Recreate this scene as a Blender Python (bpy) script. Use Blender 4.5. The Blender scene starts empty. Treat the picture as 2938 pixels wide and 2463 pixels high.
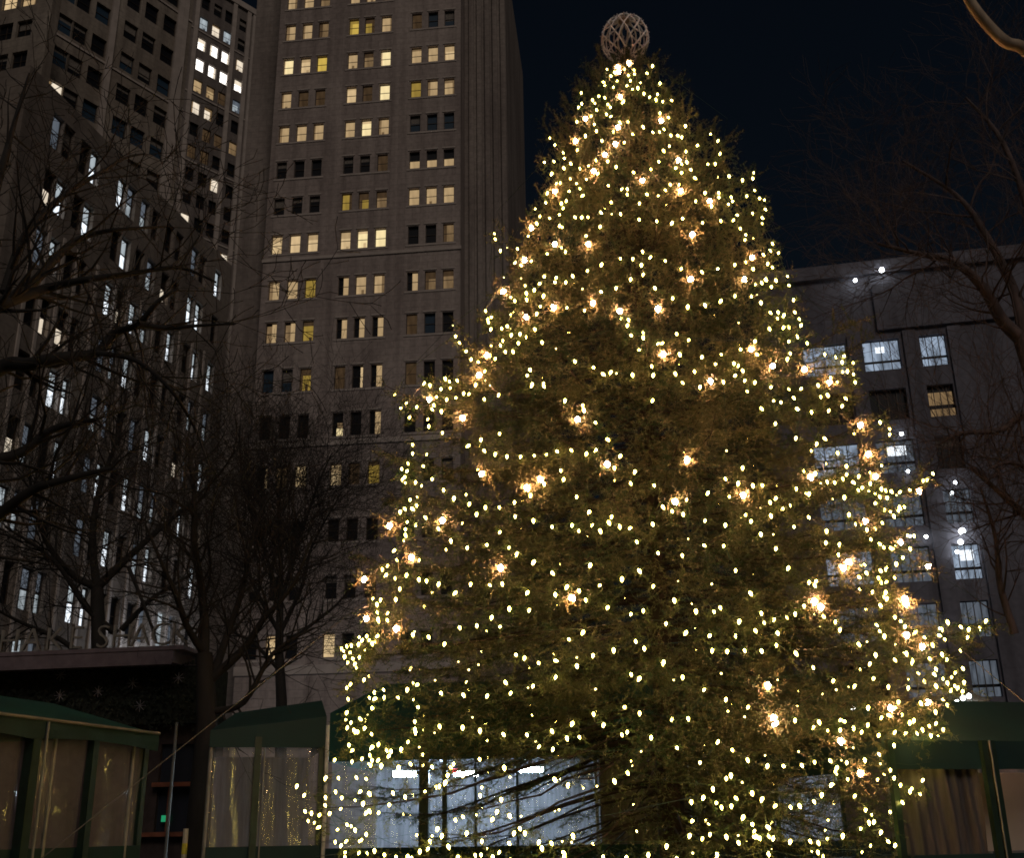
import bpy, math, random
import numpy as np
from mathutils import Vector, Matrix
PI = math.pi
random.seed(7); RNG = np.random.default_rng(11)
SC = bpy.context.scene
COL = SC.collection

# ------------------------------------------------------------------ camera
FOC, CX, CY, EYE = 2143.0, 1050.0, 980.0, 1.6
_Z = Vector((-100, 6380, 2143)).normalized()
_Y = (Vector((0, 0, 1)) - _Z * _Z.z).normalized()
_X = _Y.cross(_Z)
if _X.x < 0: _X = -_X
def cam2w(v): return Vector((_X.dot(v), _Y.dot(v), _Z.dot(v)))
CAM = Vector((0, 0, EYE))
def ray(px, py): return cam2w(Vector((px - CX, -(py - CY), FOC))).normalized()
def at(px, py, d):
    """point seen at (px,py) at horizontal distance d"""
    r = ray(px, py); return CAM + r * (d / math.hypot(r.x, r.y))
cd = bpy.data.cameras.new("camera"); cam = bpy.data.objects.new("camera", cd); COL.objects.link(cam)
R, U, Fw = cam2w(Vector((1, 0, 0))), cam2w(Vector((0, 1, 0))), cam2w(Vector((0, 0, 1)))
cam.matrix_world = Matrix(((R.x, U.x, -Fw.x, 0), (R.y, U.y, -Fw.y, 0), (R.z, U.z, -Fw.z, EYE), (0, 0, 0, 1)))
cd.sensor_width = 36; cd.lens = 36 * FOC / 2099.0
cd.shift_y = (CY - 880) / 2099.0; cd.shift_x = (1049.5 - CX) / 2099.0
cd.clip_start = 0.1; cd.clip_end = 3000
SC.camera = cam

# ------------------------------------------------------------------ helpers
class MB:
    def __init__(s): s.v = []; s.f = []; s.m = []; s.mi = 0
    def quad(s, a, b, c, d):
        n = len(s.v); s.v += [tuple(a), tuple(b), tuple(c), tuple(d)]; s.f.append((n, n+1, n+2, n+3)); s.m.append(s.mi)
    def box(s, x0, x1, y0, y1, z0, z1):
        n = len(s.v)
        s.v += [(x0,y0,z0),(x1,y0,z0),(x1,y1,z0),(x0,y1,z0),(x0,y0,z1),(x1,y0,z1),(x1,y1,z1),(x0,y1,z1)]
        for f in ((3,2,1,0),(4,5,6,7),(0,1,5,4),(1,2,6,5),(2,3,7,6),(3,0,4,7)):
            s.f.append(tuple(n+i for i in f)); s.m.append(s.mi)
    def tube(s, pts, rad, n=6, cap=True):
        pts = [Vector(p) for p in pts]
        if not hasattr(rad, '__len__'): rad = [rad]*len(pts)
        base = len(s.v); ref = None
        for i, p in enumerate(pts):
            t = (pts[min(i+1, len(pts)-1)] - pts[max(i-1, 0)])
            t = t.normalized() if t.length > 1e-9 else Vector((0,0,1))
            if ref is None:
                ref = Vector((0,0,1)) if abs(t.z) < .9 else Vector((1,0,0))
            a = t.cross(ref); 
            if a.length < 1e-5: a = t.cross(Vector((0.3,1,0.1)))
            a.normalize(); b = t.cross(a); ref = a.cross(t)
            for k in range(n):
                w = 2*PI*k/n; s.v.append(tuple(p + (a*math.cos(w) + b*math.sin(w))*rad[i]))
        for i in range(len(pts)-1):
            for k in range(n):
                q = base+i*n; s.f.append((q+k, q+(k+1)%n, q+n+(k+1)%n, q+n+k)); s.m.append(s.mi)
        if cap:
            s.f.append(tuple(base+k for k in range(n))[::-1]); s.m.append(s.mi)
            q = base+(len(pts)-1)*n; s.f.append(tuple(q+k for k in range(n))); s.m.append(s.mi)
    def lathe(s, prof, n=12, c=(0,0,0)):
        base = len(s.v)
        for r, z in prof:
            for k in range(n):
                w = 2*PI*k/n; s.v.append((c[0]+r*math.cos(w), c[1]+r*math.sin(w), c[2]+z))
        for i in range(len(prof)-1):
            for k in range(n):
                q = base+i*n; s.f.append((q+k, q+(k+1)%n, q+n+(k+1)%n, q+n+k)); s.m.append(s.mi)
    def mesh(s, name, mats):
        me = bpy.data.meshes.new(name); me.from_pydata(s.v, [], s.f)
        for m in mats: me.materials.append(m)
        if len(mats) > 1: me.polygons.foreach_set('material_index', s.m)
        me.update(); return me
    def build(s, name, mats, parent=None, smooth=False, loc=None):
        if not isinstance(mats, (list, tuple)): mats = [mats]
        me = s.mesh(name, mats)
        if smooth: me.polygons.foreach_set('use_smooth', [True]*len(me.polygons))
        return link(name, me, parent, loc)
def link(name, me, parent=None, loc=None):
    o = bpy.data.objects.new(name, me); COL.objects.link(o)
    if parent: o.parent = parent
    if loc is not None: o.location = loc
    return o
def tag(o, label, cat, group=None, kind=None):
    o['label'] = label; o['category'] = cat
    if group: o['group'] = group
    if kind: o['kind'] = kind
    return o
def empty(name, loc, rz=0.0):
    o = bpy.data.objects.new(name, None); COL.objects.link(o); o.location = loc; o.rotation_euler = (0, 0, rz); return o

class Plane:
    """vertical plane; local x = u (to the right), y = away from the viewer, z up; base on the ground"""
    def __init__(s, p, u):
        s.o = Vector((p[0], p[1], 0)); s.u = Vector((u[0], u[1], 0)).normalized(); s.n = Vector((-s.u.y, s.u.x, 0))
        s.rz = math.atan2(s.u.y, s.u.x)
    def hit(s, px, py, off=0.0):
        r = ray(px, py); o = s.o + s.n*off
        t = (o - CAM).dot(s.n) / r.dot(s.n); p = CAM + r*t
        return (p - s.o).dot(s.u), p.z
    def s(s_, px, py): return s_.hit(px, py)[0]
    def z(s_, px, py): return s_.hit(px, py)[1]
def hdir(px, py=1700):
    r = ray(px, py); return Vector((r.x, r.y, 0)).normalized()
def plane_at(px, d, vpx):
    p = at(px, 1690, d); u = hdir(vpx)
    if u.dot(Vector((1,0,0))) < 0: u = -u
    return Plane((p.x, p.y), u)

# ------------------------------------------------------------------ materials
def nt(name):
    m = bpy.data.materials.new(name); m.use_nodes = True
    t = m.node_tree; b = t.nodes['Principled BSDF']; return m, t, b
def N(t, k, **kw):
    n = t.nodes.new(k)
    for a, v in kw.items(): setattr(n, a, v)
    return n
def noisemix(t, c1, c2, scale, detail=5, coord='Object', lo=.35, hi=.65, stretch=None):
    tc = N(t, 'ShaderNodeTexCoord'); nz = N(t, 'ShaderNodeTexNoise'); nz.inputs['Scale'].default_value = scale; nz.inputs['Detail'].default_value = detail
    src = tc.outputs[coord]
    if stretch:
        mp = N(t, 'ShaderNodeMapping'); mp.inputs['Scale'].default_value = stretch; t.links.new(src, mp.inputs['Vector']); src = mp.outputs['Vector']
    t.links.new(src, nz.inputs['Vector'])
    r = N(t, 'ShaderNodeValToRGB'); r.color_ramp.elements[0].position = lo; r.color_ramp.elements[1].position = hi
    r.color_ramp.elements[0].color = (*c1, 1); r.color_ramp.elements[1].color = (*c2, 1)
    t.links.new(nz.outputs['Fac'], r.inputs['Fac']); return r.outputs['Color'], nz
def simple(name, c, rough=.6, metal=0.0, var=.25, scale=6.0, bump=0.0, stretch=None):
    m, t, b = nt(name)
    lo = tuple(x*(1-var) for x in c); hi = tuple(min(1, x*(1+var)) for x in c)
    col, nz = noisemix(t, lo, hi, scale, stretch=stretch); t.links.new(col, b.inputs['Base Color'])
    b.inputs['Roughness'].default_value = rough; b.inputs['Metallic'].default_value = metal
    if bump:
        bp = N(t, 'ShaderNodeBump'); bp.inputs['Strength'].default_value = bump; bp.inputs['Distance'].default_value = .02
        t.links.new(nz.outputs['Fac'], bp.inputs['Height']); t.links.new(bp.outputs['Normal'], b.inputs['Normal'])
    return m
def stone(name, c, c2, bw=1.6, bh=.7, mortar=.75):
    m, t, b = nt(name)
    tc = N(t, 'ShaderNodeTexCoord'); sp = N(t, 'ShaderNodeSeparateXYZ'); cb = N(t, 'ShaderNodeCombineXYZ')
    t.links.new(tc.outputs['Object'], sp.inputs[0]); t.links.new(sp.outputs['X'], cb.inputs['X']); t.links.new(sp.outputs['Z'], cb.inputs['Y'])
    br = N(t, 'ShaderNodeTexBrick'); br.inputs['Scale'].default_value = 1.0
    br.inputs['Brick Width'].default_value = bw; br.inputs['Row Height'].default_value = bh; br.inputs['Mortar Size'].default_value = .03
    br.inputs['Color1'].default_value = (*c, 1); br.inputs['Color2'].default_value = (*[x*.9 for x in c], 1); br.inputs['Mortar'].default_value = (*[x*mortar for x in c], 1)
    t.links.new(cb.outputs[0], br.inputs['Vector'])
    col, nz = noisemix(t, (1, 1, 1), c2, .09, 8, lo=.3, hi=.75)
    mx = N(t, 'ShaderNodeMix', data_type='RGBA', blend_type='MULTIPLY'); mx.inputs['Factor'].default_value = 1
    t.links.new(br.outputs['Color'], mx.inputs['A']); t.links.new(col, mx.inputs['B'])
    col3, nz3 = noisemix(t, (.62,.6,.6), (1.05,1.05,1.05), .9, 6, lo=.3, hi=.62, stretch=(1,1,.07))
    col4, nz4 = noisemix(t, (.8,.8,.8), (1.1,1.1,1.1), 2.6, 5, lo=.3, hi=.7)
    for cc in (col3, col4):
        m2 = N(t, 'ShaderNodeMix', data_type='RGBA', blend_type='MULTIPLY'); m2.inputs['Factor'].default_value = 1
        t.links.new(mx.outputs['Result'], m2.inputs['A']); t.links.new(cc, m2.inputs['B']); mx = m2
    t.links.new(mx.outputs['Result'], b.inputs['Base Color']); b.inputs['Roughness'].default_value = .85
    return m
def emis(name, c, s, vary=.5, scale=1.2, stretch=(1, 1, .25), sample=False):
    m, t, b = nt(name); t.nodes.remove(b)
    e = N(t, 'ShaderNodeEmission'); e.inputs['Strength'].default_value = s; e.inputs['Color'].default_value = (*c, 1)
    if vary:
        col, nz = noisemix(t, tuple(x*(1-vary) for x in c), c, scale, 3, stretch=stretch, lo=.3, hi=.6)
        t.links.new(col, e.inputs['Color'])
    t.links.new(e.outputs[0], t.nodes['Material Output'].inputs['Surface'])
    if not sample: m.cycles.emission_sampling = 'NONE'
    return m
def glassy(name, c=(.012,.014,.02), rough=.12):
    m, t, b = nt(name); b.inputs['Base Color'].default_value = (*c, 1); b.inputs['Roughness'].default_value = rough; b.inputs['Specular IOR Level'].default_value = .25
    tc = N(t, 'ShaderNodeTexCoord'); nz = N(t, 'ShaderNodeTexNoise'); nz.inputs['Scale'].default_value = .8; t.links.new(tc.outputs['Object'], nz.inputs['Vector'])
    bp = N(t, 'ShaderNodeBump'); bp.inputs['Strength'].default_value = .15; t.links.new(nz.outputs['Fac'], bp.inputs['Height']); t.links.new(bp.outputs['Normal'], b.inputs['Normal'])
    return m
M = {}
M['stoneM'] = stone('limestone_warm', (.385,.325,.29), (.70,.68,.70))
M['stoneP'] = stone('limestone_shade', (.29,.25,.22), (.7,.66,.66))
M['stoneA'] = stone('limestone_grey', (.32,.28,.235), (.6,.55,.5))
M['stoneB'] = stone('limestone_brown', (.27,.235,.20), (.55,.5,.48))
M['stoneC'] = stone('limestone_pale', (.22,.19,.17), (.6,.58,.6))
M['conc'] = stone('concrete_grey', (.165,.162,.195), (.7,.68,.7), 4, 3, .85)
M['trim'] = simple('stone_trim', (.37,.32,.285), .8, var=.12, scale=1)
M['frame'] = simple('window_frame_bronze', (.045,.03,.02), .5)
M['dark'] = glassy('dark_glass', (.006,.007,.010), .45)
M['blue'] = glassy('bluish_glass', (.02,.045,.075), .5)
M['shade'] = simple('window_shade', (.16,.14,.12), .9)
M['W'] = emis('lit_warm_bright', (1,.80,.42), .85, .25)
M['w'] = emis('lit_warm', (.95,.68,.36), .62, .3)
M['M'] = emis('lit_warm_mid', (.80,.55,.28), .50, .35)
M['m'] = emis('lit_warm_dim', (.7,.45,.22), .27, .55)
M['y'] = emis('lit_yellow_dim', (.75,.5,.1), .36, .4)
M['Y'] = emis('lit_yellow', (.9,.62,.12), .6, .3)
M['d'] = emis('lit_brown_faint', (.6,.36,.18), .09, .6)
M['K'] = emis('lit_cool_bright', (.85,.92,1), 1.25, .35, 3)
M['l'] = emis('lit_loft', (.60,.74,.95), .42, .75, 1.5)
M['k'] = emis('lit_cool', (.74,.84,.90), .42, .6, 3)
M['q'] = emis('lit_cool_dim', (.6,.7,.85), .13, .6, 3)
M['S'] = emis('lit_white_strong', (1,.93,.85), 1.9, .3, 3)
M['c'] = emis('lit_cream', (1,.85,.66), .75, .4, 2)
BULB0="1253,438 1040,507 1194,591 1048,673 1140,714 1264,764 1033,568 1068,570 1552,604 1514,660 1489,923 1681,990 1558,1041 1519,1061 1411,1104 1586,1095 1391,1191 1460,1196 1680,1284 1837,1014 1778,1315 1835,1320 1594,1393 1740,1407 1713,1413 1685,1422 1882,1466 1862,1458 1804,1565 1724,1558 1734,1532 1749,1532 1637,1540 1380,1393 1477,1380 1493,1457 1525,1469 1222,1412 1315,1540 1568,1548 1521,1603 1513,1712 1419,1749 1183,1347 1082,1409 892,1394 981,1362 961,1372 842,1373 940,1356 968,1470 891,1502 860,1531 1097,1519 1046,1592 1068,1673 1171,1726 1196,1615 1224,1611 754,1465 928,666 996,779 1004,789"
BULB1="1338,132 1244,141 1258,146 1251,154 1281,139 1298,141 1300,150 1288,153 1324,149 1266,164 1235,167 1292,163 1313,168 1353,168 1241,173 1258,176 1286,174 1307,177 1297,182 1320,189 1348,192 1192,187 1227,196 1239,198 1214,202 1218,209 1279,204 1276,209 1333,197 1344,201 1359,206 1375,204 1192,210 1187,217 1245,212 1252,219 1222,223 1243,231 1254,237 1213,236 1369,239 1353,229 1183,247 1269,248 1286,247 1317,257 1405,255 1218,253 1257,266 1222,265 1336,269 1350,268 1359,263 1295,273 1374,275 1388,276 1398,278 1457,274 1473,286 1127,281 1200,275 1138,295 1233,286 1280,290 1372,297 1431,296 1184,304 1406,308 1477,312 1359,306 1153,311 1155,323 1221,326 1246,328 1350,329 1134,329 1115,332 1168,333 1407,329 1396,334 1451,336 1466,333 1207,339 1188,343 1263,339 1155,342 1386,343 1334,345 1398,352 1132,353 1227,354 1297,351 1415,346 1494,358 1545,352 1543,363 1522,366 1168,363 1201,366 1422,363 1142,374 1149,372 1181,376 1373,376 1392,376 1246,379 1188,385 1276,385 1285,385 1362,388 1445,392 1546,389 1123,393 1168,391 1473,392 1197,399 1285,396 1324,397 1349,401 1531,400 1498,402 1473,403 1427,410 1253,412 1311,414 1161,409 1151,414 1155,424 1118,413 1459,419 1493,417 1503,412 1556,405 1567,409 1098,427 1107,441 1124,446 1147,439 1177,443 1193,443 1204,444 1230,433 1271,436 1309,448 1346,451 1379,454 1399,446 1147,460 1152,465 1231,462 1099,455 1084,482 1012,478 1014,488 1202,483 1026,511 1060,508 1149,504 1158,513 1121,519 1316,513 1057,536 1067,542 1089,533 1271,528 1297,528 1335,525 1363,533 1315,540 1234,539 1205,553 1397,548 1319,560 1293,569 1115,565 1141,567 1173,563 1137,577 1160,576 1108,581 1076,583 1095,591 1078,598 1115,603 1230,597 1264,587 1341,588 1046,609 1055,614 1079,611 1378,608 1410,625 1108,627 1101,640 1163,629 1198,634 1273,650 1287,653 1287,664 1046,643 1008,648 1007,672 1028,671 1039,667 1096,671 1049,684 1066,682 1078,688 1030,696 1025,705 1063,701 1111,699 1035,719 1051,717 1016,733 1005,726 1293,687 1318,688 1318,679 1386,682 1413,695 1351,703 1360,702 1309,716 1392,723 1177,738 1335,748 1085,755 1216,752 1233,765 1254,760 1296,765 1340,766 1383,763 1423,759 1081,768 1397,783 1115,784 1091,785 1567,427 1542,435 1509,440 1505,449 1477,450 1440,455 1560,445 1561,456 1516,466 1528,480 1528,490 1582,497 1577,511 1596,516 1563,520 1574,538 1528,535 1507,540 1543,548 1582,546 1437,555 1473,550 1570,570 1589,572 1613,566 1560,577 1548,581 1581,586 1616,584 1507,604 1540,605 1479,614 1444,622 1559,617 1627,612 1577,639 1594,637 1608,643 1628,638 1593,651 1637,652 1643,664 1576,671 1608,668 1616,668 1633,687 1617,698 1548,697 1654,701 1517,715 1619,722 1615,733 1439,729 1477,726 1690,724 1712,730 1732,728 1725,739 1749,741 1550,725 1467,746 1504,742 1514,747 1521,757 1509,768 1725,760 1737,758 1749,765 1482,780 1528,778 1548,781 1702,772 1752,781 810,807 834,825 855,832 823,836 889,828 884,837 905,840 840,853 879,871 907,885 904,795 916,816 935,816 951,804 962,806 992,816 1023,807 1091,789 1114,789 895,813 1159,818 1195,828 1196,837 1219,865 845,910 846,927 836,947 823,959 836,964 831,976 824,981 830,989 852,986 866,955 963,912 987,898 991,922 1016,928 1039,933 1068,934 1094,932 1121,930 1140,924 1169,921 1203,927 1224,920 1243,899 1024,887 1273,932 1259,956 1149,962 1156,980 886,980 909,1002 931,1018 1115,989 1088,1012 1182,1016 1055,1027 963,1030 995,1037 1023,1038 1056,1056 977,1051 841,1022 853,1033 842,1041 828,1041 820,1046 870,1058 835,1068 853,1073 831,1083 830,1094 897,1081 1210,1047 1254,1056 1246,1068 1215,1073 1269,1076 1173,1074 1131,1078 1229,1085 1186,1086 1026,1089 1093,1064 924,1105 958,1120 997,1115 1044,1121 1061,1132 1096,1149 1211,1155 1130,1172 812,1146 860,1146 811,1127 796,1158 793,1176 810,1183 834,1176 858,1185 874,1188 900,1194 965,1195 1002,1198 1029,1194 936,1213 1138,1215 1186,1208 1200,1227 1164,1200 1083,1212 1231,1199 1275,1183 820,1204 1247,1243 1044,1244 1086,1248 1009,1262 977,1280 941,1284 1026,1284 811,1226 796,1255 793,1269 1436,790 1530,801 1581,792 1616,796 1644,795 1676,787 1625,813 1585,821 1600,823 1559,835 1632,836 1663,842 1700,839 1682,811 1695,807 1731,815 1727,830 1590,866 1339,818 1632,895 1688,897 1675,907 1716,926 1522,956 1302,964 1486,979 1514,987 1542,992 1562,993 1340,993 1291,988 1453,1008 1735,953 1735,970 1727,979 1710,987 1694,985 1746,987 1647,963 1671,967 1632,999 1650,1010 1659,1009 1731,1016 1408,1022 1495,1017 1592,1019 1578,1027 1357,1036 1377,1046 1400,1051 1619,1034 1605,1041 1579,1054 1656,1058 1740,1052 1529,1054 1540,1066 1446,1065 1487,1073 1337,1071 1294,1079 1627,1078 1694,1085 1559,1092 1304,1108 1441,1117 1484,1117 1591,1122 1348,1132 1398,1136 1693,1110 1721,1113 1718,1134 1308,1167 1340,1199 1508,1167 1617,1161 1536,1213 1381,1227 1319,1249 1294,1257 1426,1249 1475,1243 1463,1251 1365,1276 1408,1294 1456,1301 1516,1270 1560,1254 1565,1274 1588,1267 1547,1290 1507,1300 1611,1264 1630,1255 1648,1240 1593,1295 1686,1262 1659,1191 1668,1198 1674,1189 1713,1272 1722,1288 1302,1312 1320,1326 1460,1330 1491,1332 1525,1331 1560,1331 1591,1320 1629,1336 1359,1354 1803,863 1823,876 1824,888 1821,921 1808,952 1761,974 1784,988 1768,998 1758,1003 1781,1006 1806,999 1814,1003 1825,1005 1792,1011 1802,1016 1818,1017 1847,1007 1863,1003 1893,983 1902,981 1911,969 1795,1030 1813,1043 1824,1048 1831,1055 1840,1045 1843,1037 1853,1037 1754,1072 1807,1070 1777,1083 1792,1082 1784,1103 1801,1112 1811,1119 1824,1121 1831,1123 1861,1095 1873,1096 1864,1121 1851,1141 1837,1153 1818,1162 1803,1167 1770,1155 1774,1172 1758,1181 1800,1182 1805,1191 1819,1192 1789,1211 1816,1211 1811,1221 1819,1224 1803,1238 1833,1262 1845,1273 1856,1282 1794,1280 1801,1292 1812,1300 1758,1317 1794,1339 1857,1336 1879,1293 1892,1306 1909,1319 1929,1287 1922,1302 1941,1272 1967,1283 1986,1287 2007,1285 2022,1270 1984,1304 1930,1338 1941,1349 1904,1348 1870,1351 1832,1350 1666,1366 1709,1393 1753,1404 1792,1389 1870,1356 1784,1358 1821,1405 1862,1407 1894,1393 1917,1369 1972,1368 1960,1376 1933,1389 1976,1395 1917,1403 1912,1380 1941,1397 1952,1412 1956,1404 1964,1407 1974,1415 1940,1443 1917,1456 1886,1438 1842,1436 1837,1449 1849,1463 1780,1447 1808,1469 1818,1465 1865,1478 1874,1474 1904,1486 1920,1481 1933,1493 1890,1493 1878,1500 1859,1500 1836,1498 1908,1504 1923,1508 1937,1511 1780,1483 1767,1498 1802,1505 1725,1475 1730,1479 1723,1494 1748,1489 1678,1477 1669,1489 1695,1496 1630,1474 1832,1525 1800,1544 1772,1555 1736,1561 1700,1557 1717,1571 1711,1580 1669,1560 1642,1567 1605,1570 1574,1567 1737,1595 1707,1606 1825,1576 1833,1592 1846,1607 1893,1597 1918,1593 1918,1605 1935,1537 1944,1547 1919,1564 1933,1571 1901,1619 1870,1615 1878,1622 1866,1619 1884,1625 1848,1643 1754,1630 1685,1626 1667,1641 1637,1649 1619,1652 1592,1650 1775,1658 1824,1663 1780,1683 1792,1682 1765,1697 1807,1703 1818,1723 1836,1730 1877,1710 1861,1727 1876,1730 1858,1745 1847,1757 1728,1710 1696,1719 1676,1725 1659,1722 1621,1722 1586,1715 1577,1695 1574,1711 1676,1745 1687,1753 1575,1747 1216,1341 1258,1329 1357,1358 1399,1385 1445,1412 1489,1431 1535,1447 1293,1380 1313,1388 1280,1447 1311,1459 1378,1471 1410,1470 1238,1483 1216,1461 1286,1498 1274,1504 1335,1509 1386,1531 1473,1518 1500,1536 1531,1555 1435,1561 1285,1582 1258,1598 1498,1586 1489,1593 1461,1614 1443,1632 1417,1640 1506,1634 1499,1649 1469,1645 1478,1652 1541,1622 1564,1635 1421,1681 1415,1710 1441,1717 1456,1708 1488,1712 1513,1724 1525,1672 1541,1687 1548,1702 1543,1714 1556,1715 1549,1711 1571,1693 1367,1731 1329,1749 1236,1754 1284,1755 1468,1749 1469,1757 1386,1758 846,1298 877,1303 912,1317 1057,1342 1076,1346 1103,1357 1135,1354 1197,1293 1165,1309 1182,1362 1140,1385 1094,1404 1048,1418 1034,1396 1000,1424 948,1422 902,1418 836,1410 858,1403 813,1428 788,1427 856,1449 900,1486 948,1488 984,1494 1030,1503 1079,1504 1130,1496 1175,1480 850,1477 851,1492 852,1498 837,1519 822,1533 791,1535 801,1537 799,1547 1107,1529 1134,1533 1161,1510 1186,1509 982,1554 930,1564 922,1571 840,1564 817,1570 884,1570 918,1586 914,1601 901,1609 893,1611 949,1584 1033,1570 1135,1595 1164,1606 804,1623 830,1631 872,1622 984,1628 1027,1636 798,1648 1020,1661 1011,1677 947,1673 932,1679 1043,1669 907,1710 898,1696 957,1705 880,1722 879,1738 861,1742 918,1732 988,1722 1041,1727 1064,1696 1076,1704 1055,1705 1106,1723 1110,1735 1129,1726 1173,1710 1152,1746 1154,1755 1025,1745 973,1751 986,1750 1009,1754 939,1754 811,1755 837,1753 844,1757 788,1750 752,1302 744,1310 757,1310 776,1302 762,1316 768,1311 735,1318 720,1321 700,1326 710,1323 703,1333 717,1335 707,1343 722,1348 737,1345 714,1355 729,1359 729,1366 747,1391 720,1400 711,1408 712,1431 767,1417 772,1431 785,1412 763,1449 712,1458 709,1474 720,1479 736,1471 739,1475 749,1474 713,1489 730,1497 734,1498 749,1490 760,1503 726,1494 715,1525 725,1537 687,1556 722,1559 743,1553 757,1546 762,1556 760,1567 765,1529 776,1523 777,1556 782,1566 610,1609 625,1628 669,1592 693,1593 729,1592 749,1595 687,1621 667,1632 700,1633 741,1621 755,1624 745,1644 665,1649 624,1661 639,1664 656,1669 677,1665 631,1681 646,1685 657,1695 752,1664 755,1660 777,1664 710,1689 694,1700 727,1699 750,1708 742,1720 687,1724 700,1731 712,1722 708,1746 707,1755 737,1746 767,1741 783,1164 781,1227 772,1236 772,1253 776,1266 776,1271 995,635 1001,652 1001,658 934,687 940,701 957,719 966,734 979,741 995,759 976,786 936,778 920,780 912,773 871,783 881,787 923,794"
BULB2="1289,125 1267,135 1267,144 1272,194 1201,240 1357,243 1181,286 1260,291 1393,323 1315,369 1138,389 1395,388 1453,411 1265,259 1239,315 1218,348 1091,463 1203,497 1077,528 1036,594 1133,625 1216,623 1270,633 1348,628 1076,648 1360,724 1420,476 1420,569 1139,497 1542,524 1523,568 1541,714 1583,748 1649,755 1455,776 1701,780 880,814 947,852 1186,858 990,968 1106,977 1078,995 1243,948 799,1073 907,1062 843,1139 1027,1159 1169,1222 813,1284 1408,937 1382,1023 1523,1010 1659,974 1729,1159 1740,1150 1667,1228 1683,1239 1782,926 1795,974 1882,1003 1774,1064 1844,1107 1901,1157 1855,1233 1850,1224 1856,1297 1890,1320 1765,867 1586,1466 1592,1478 1824,1447 1905,1436 2001,1453 1958,1504 1723,1514 1764,1580 1573,1400 749,1184 752,1265 997,723 983,766"
# ------------------------------------------------------------------ towers
def wall_grid(name, mat, parent, s0, s1, z0, z1, holes, depth, back, ledges=()):
    """front wall (local y=0) with window openings; holes = list of (sc, zc, w, h)"""
    mb = MB()
    xs = sorted({round(v, 3) for h in holes for v in (h[0]-h[2]/2, h[0]+h[2]/2)} | {s0, s1})
    zs = sorted({round(v, 3) for h in holes for v in (h[1]-h[3]/2, h[1]+h[3]/2)} | {z0, z1})
    hs = [(h[0]-h[2]/2-.002, h[0]+h[2]/2+.002, h[1]-h[3]/2-.002, h[1]+h[3]/2+.002) for h in holes]
    for j in range(len(zs)-1):
        zc = (zs[j]+zs[j+1])/2; row = [h for h in hs if h[2] < zc < h[3]]
        i = 0
        while i < len(xs)-1:
            xc = (xs[i]+xs[i+1])/2
            if any(h[0] < xc < h[1] for h in row): i += 1; continue
            k = i
            while k+1 < len(xs)-1 and not any(h[0] < (xs[k+1]+xs[k+2])/2 < h[1] for h in row): k += 1
            mb.quad((xs[i],0,zs[j]), (xs[k+1],0,zs[j]), (xs[k+1],0,zs[j+1]), (xs[i],0,zs[j+1])); i = k+1
    for (a, b, c, d) in hs:
        mb.quad((a,0,c),(b,0,c),(b,depth,c),(a,depth,c)); mb.quad((a,0,d),(a,depth,d),(b,depth,d),(b,0,d))
        mb.quad((a,0,c),(a,depth,c),(a,depth,d),(a,0,d)); mb.quad((b,0,c),(b,0,d),(b,depth,d),(b,depth,c))
    mb.quad((s0,0,z0),(s0,0,z1),(s0,back,z1),(s0,back,z0)); mb.quad((s1,0,z0),(s1,back,z0),(s1,back,z1),(s1,0,z1))
    mb.quad((s0,back,z0),(s0,back,z1),(s1,back,z1),(s1,back,z0)); mb.quad((s0,0,z1),(s1,0,z1),(s1,back,z1),(s0,back,z1))
    return mb.build(name, mat, parent)

WR = random.Random(41)
def window(parent, s, z, w, h, code, depth=.3, bars=1, cross=0):
    """frame (part) and pane (sub-part). code: one material for the whole pane, or [(x0,x1,z0,z1,key)] fractions"""
    mb = MB(); t = .05; y0, y1 = depth-.09, depth-.02; W, H = w/2, h/2
    mb.box(-W,W,y0,y1,-H,-H+t*1.4); mb.box(-W,W,y0,y1,H-t,H)
    mb.box(-W,-W+t,y0+.002,y1-.002,-H+t*1.4,H-t); mb.box(W-t,W,y0+.002,y1-.002,-H+t*1.4,H-t)
    if bars: mb.box(-W+t,W-t,y0+.02,y1-.003,-.025,.025)
    for k in range(cross):
        x = -W + w*(k+1)/(cross+1); mb.box(x-.03,x+.03,y0+.01,y1-.004,-H+t*1.4,H-t)
    f = mb.build('window', M['frame'], parent, loc=(s, 0, z))
    pb = MB(); keys = []
    r = WR
    dim = {'W':'w','w':'M','M':'m','m':'d','y':'d','Y':'y','k':'q','K':'k','S':'c','c':'m'}
    if isinstance(code, str) and code in dim:
        L = [(0,1,0,1,code)]; u = r.random()
        if u < .35: L.append((0, r.uniform(.12,.35), 0, 1, dim[code]))
        elif u < .55: L.append((r.uniform(.65,.88), 1, 0, 1, dim[code]))
        if r.random() < .45: L.append((0, 1, r.uniform(.6,.9), 1, dim[code]))
        if r.random() < .25: x = r.uniform(.2,.6); L.append((x, x+.25, .0, r.uniform(.15,.35), dim[code]))
        code = L
    elif code in ('dark','blue') and r.random() < .4: code = [(0,1,0,1,code),(0.06,.94,r.uniform(.35,.8),1,'shade')]
    elif isinstance(code, str): code = [(0,1,0,1,code)]
    else: code = [(0,1,0,1,'dark')] + list(code)
    for i, (a, b, c, d, k) in enumerate(code):
        if k not in keys: keys.append(k)
        pb.mi = keys.index(k); y = depth - .004*i
        pb.quad((-W+w*a,y,-H+h*c),(-W+w*b,y,-H+h*c),(-W+w*b,y,-H+h*d),(-W+w*a,y,-H+h*d))
    pb.build('pane', [M[k] for k in keys], f)
    return f

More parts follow.
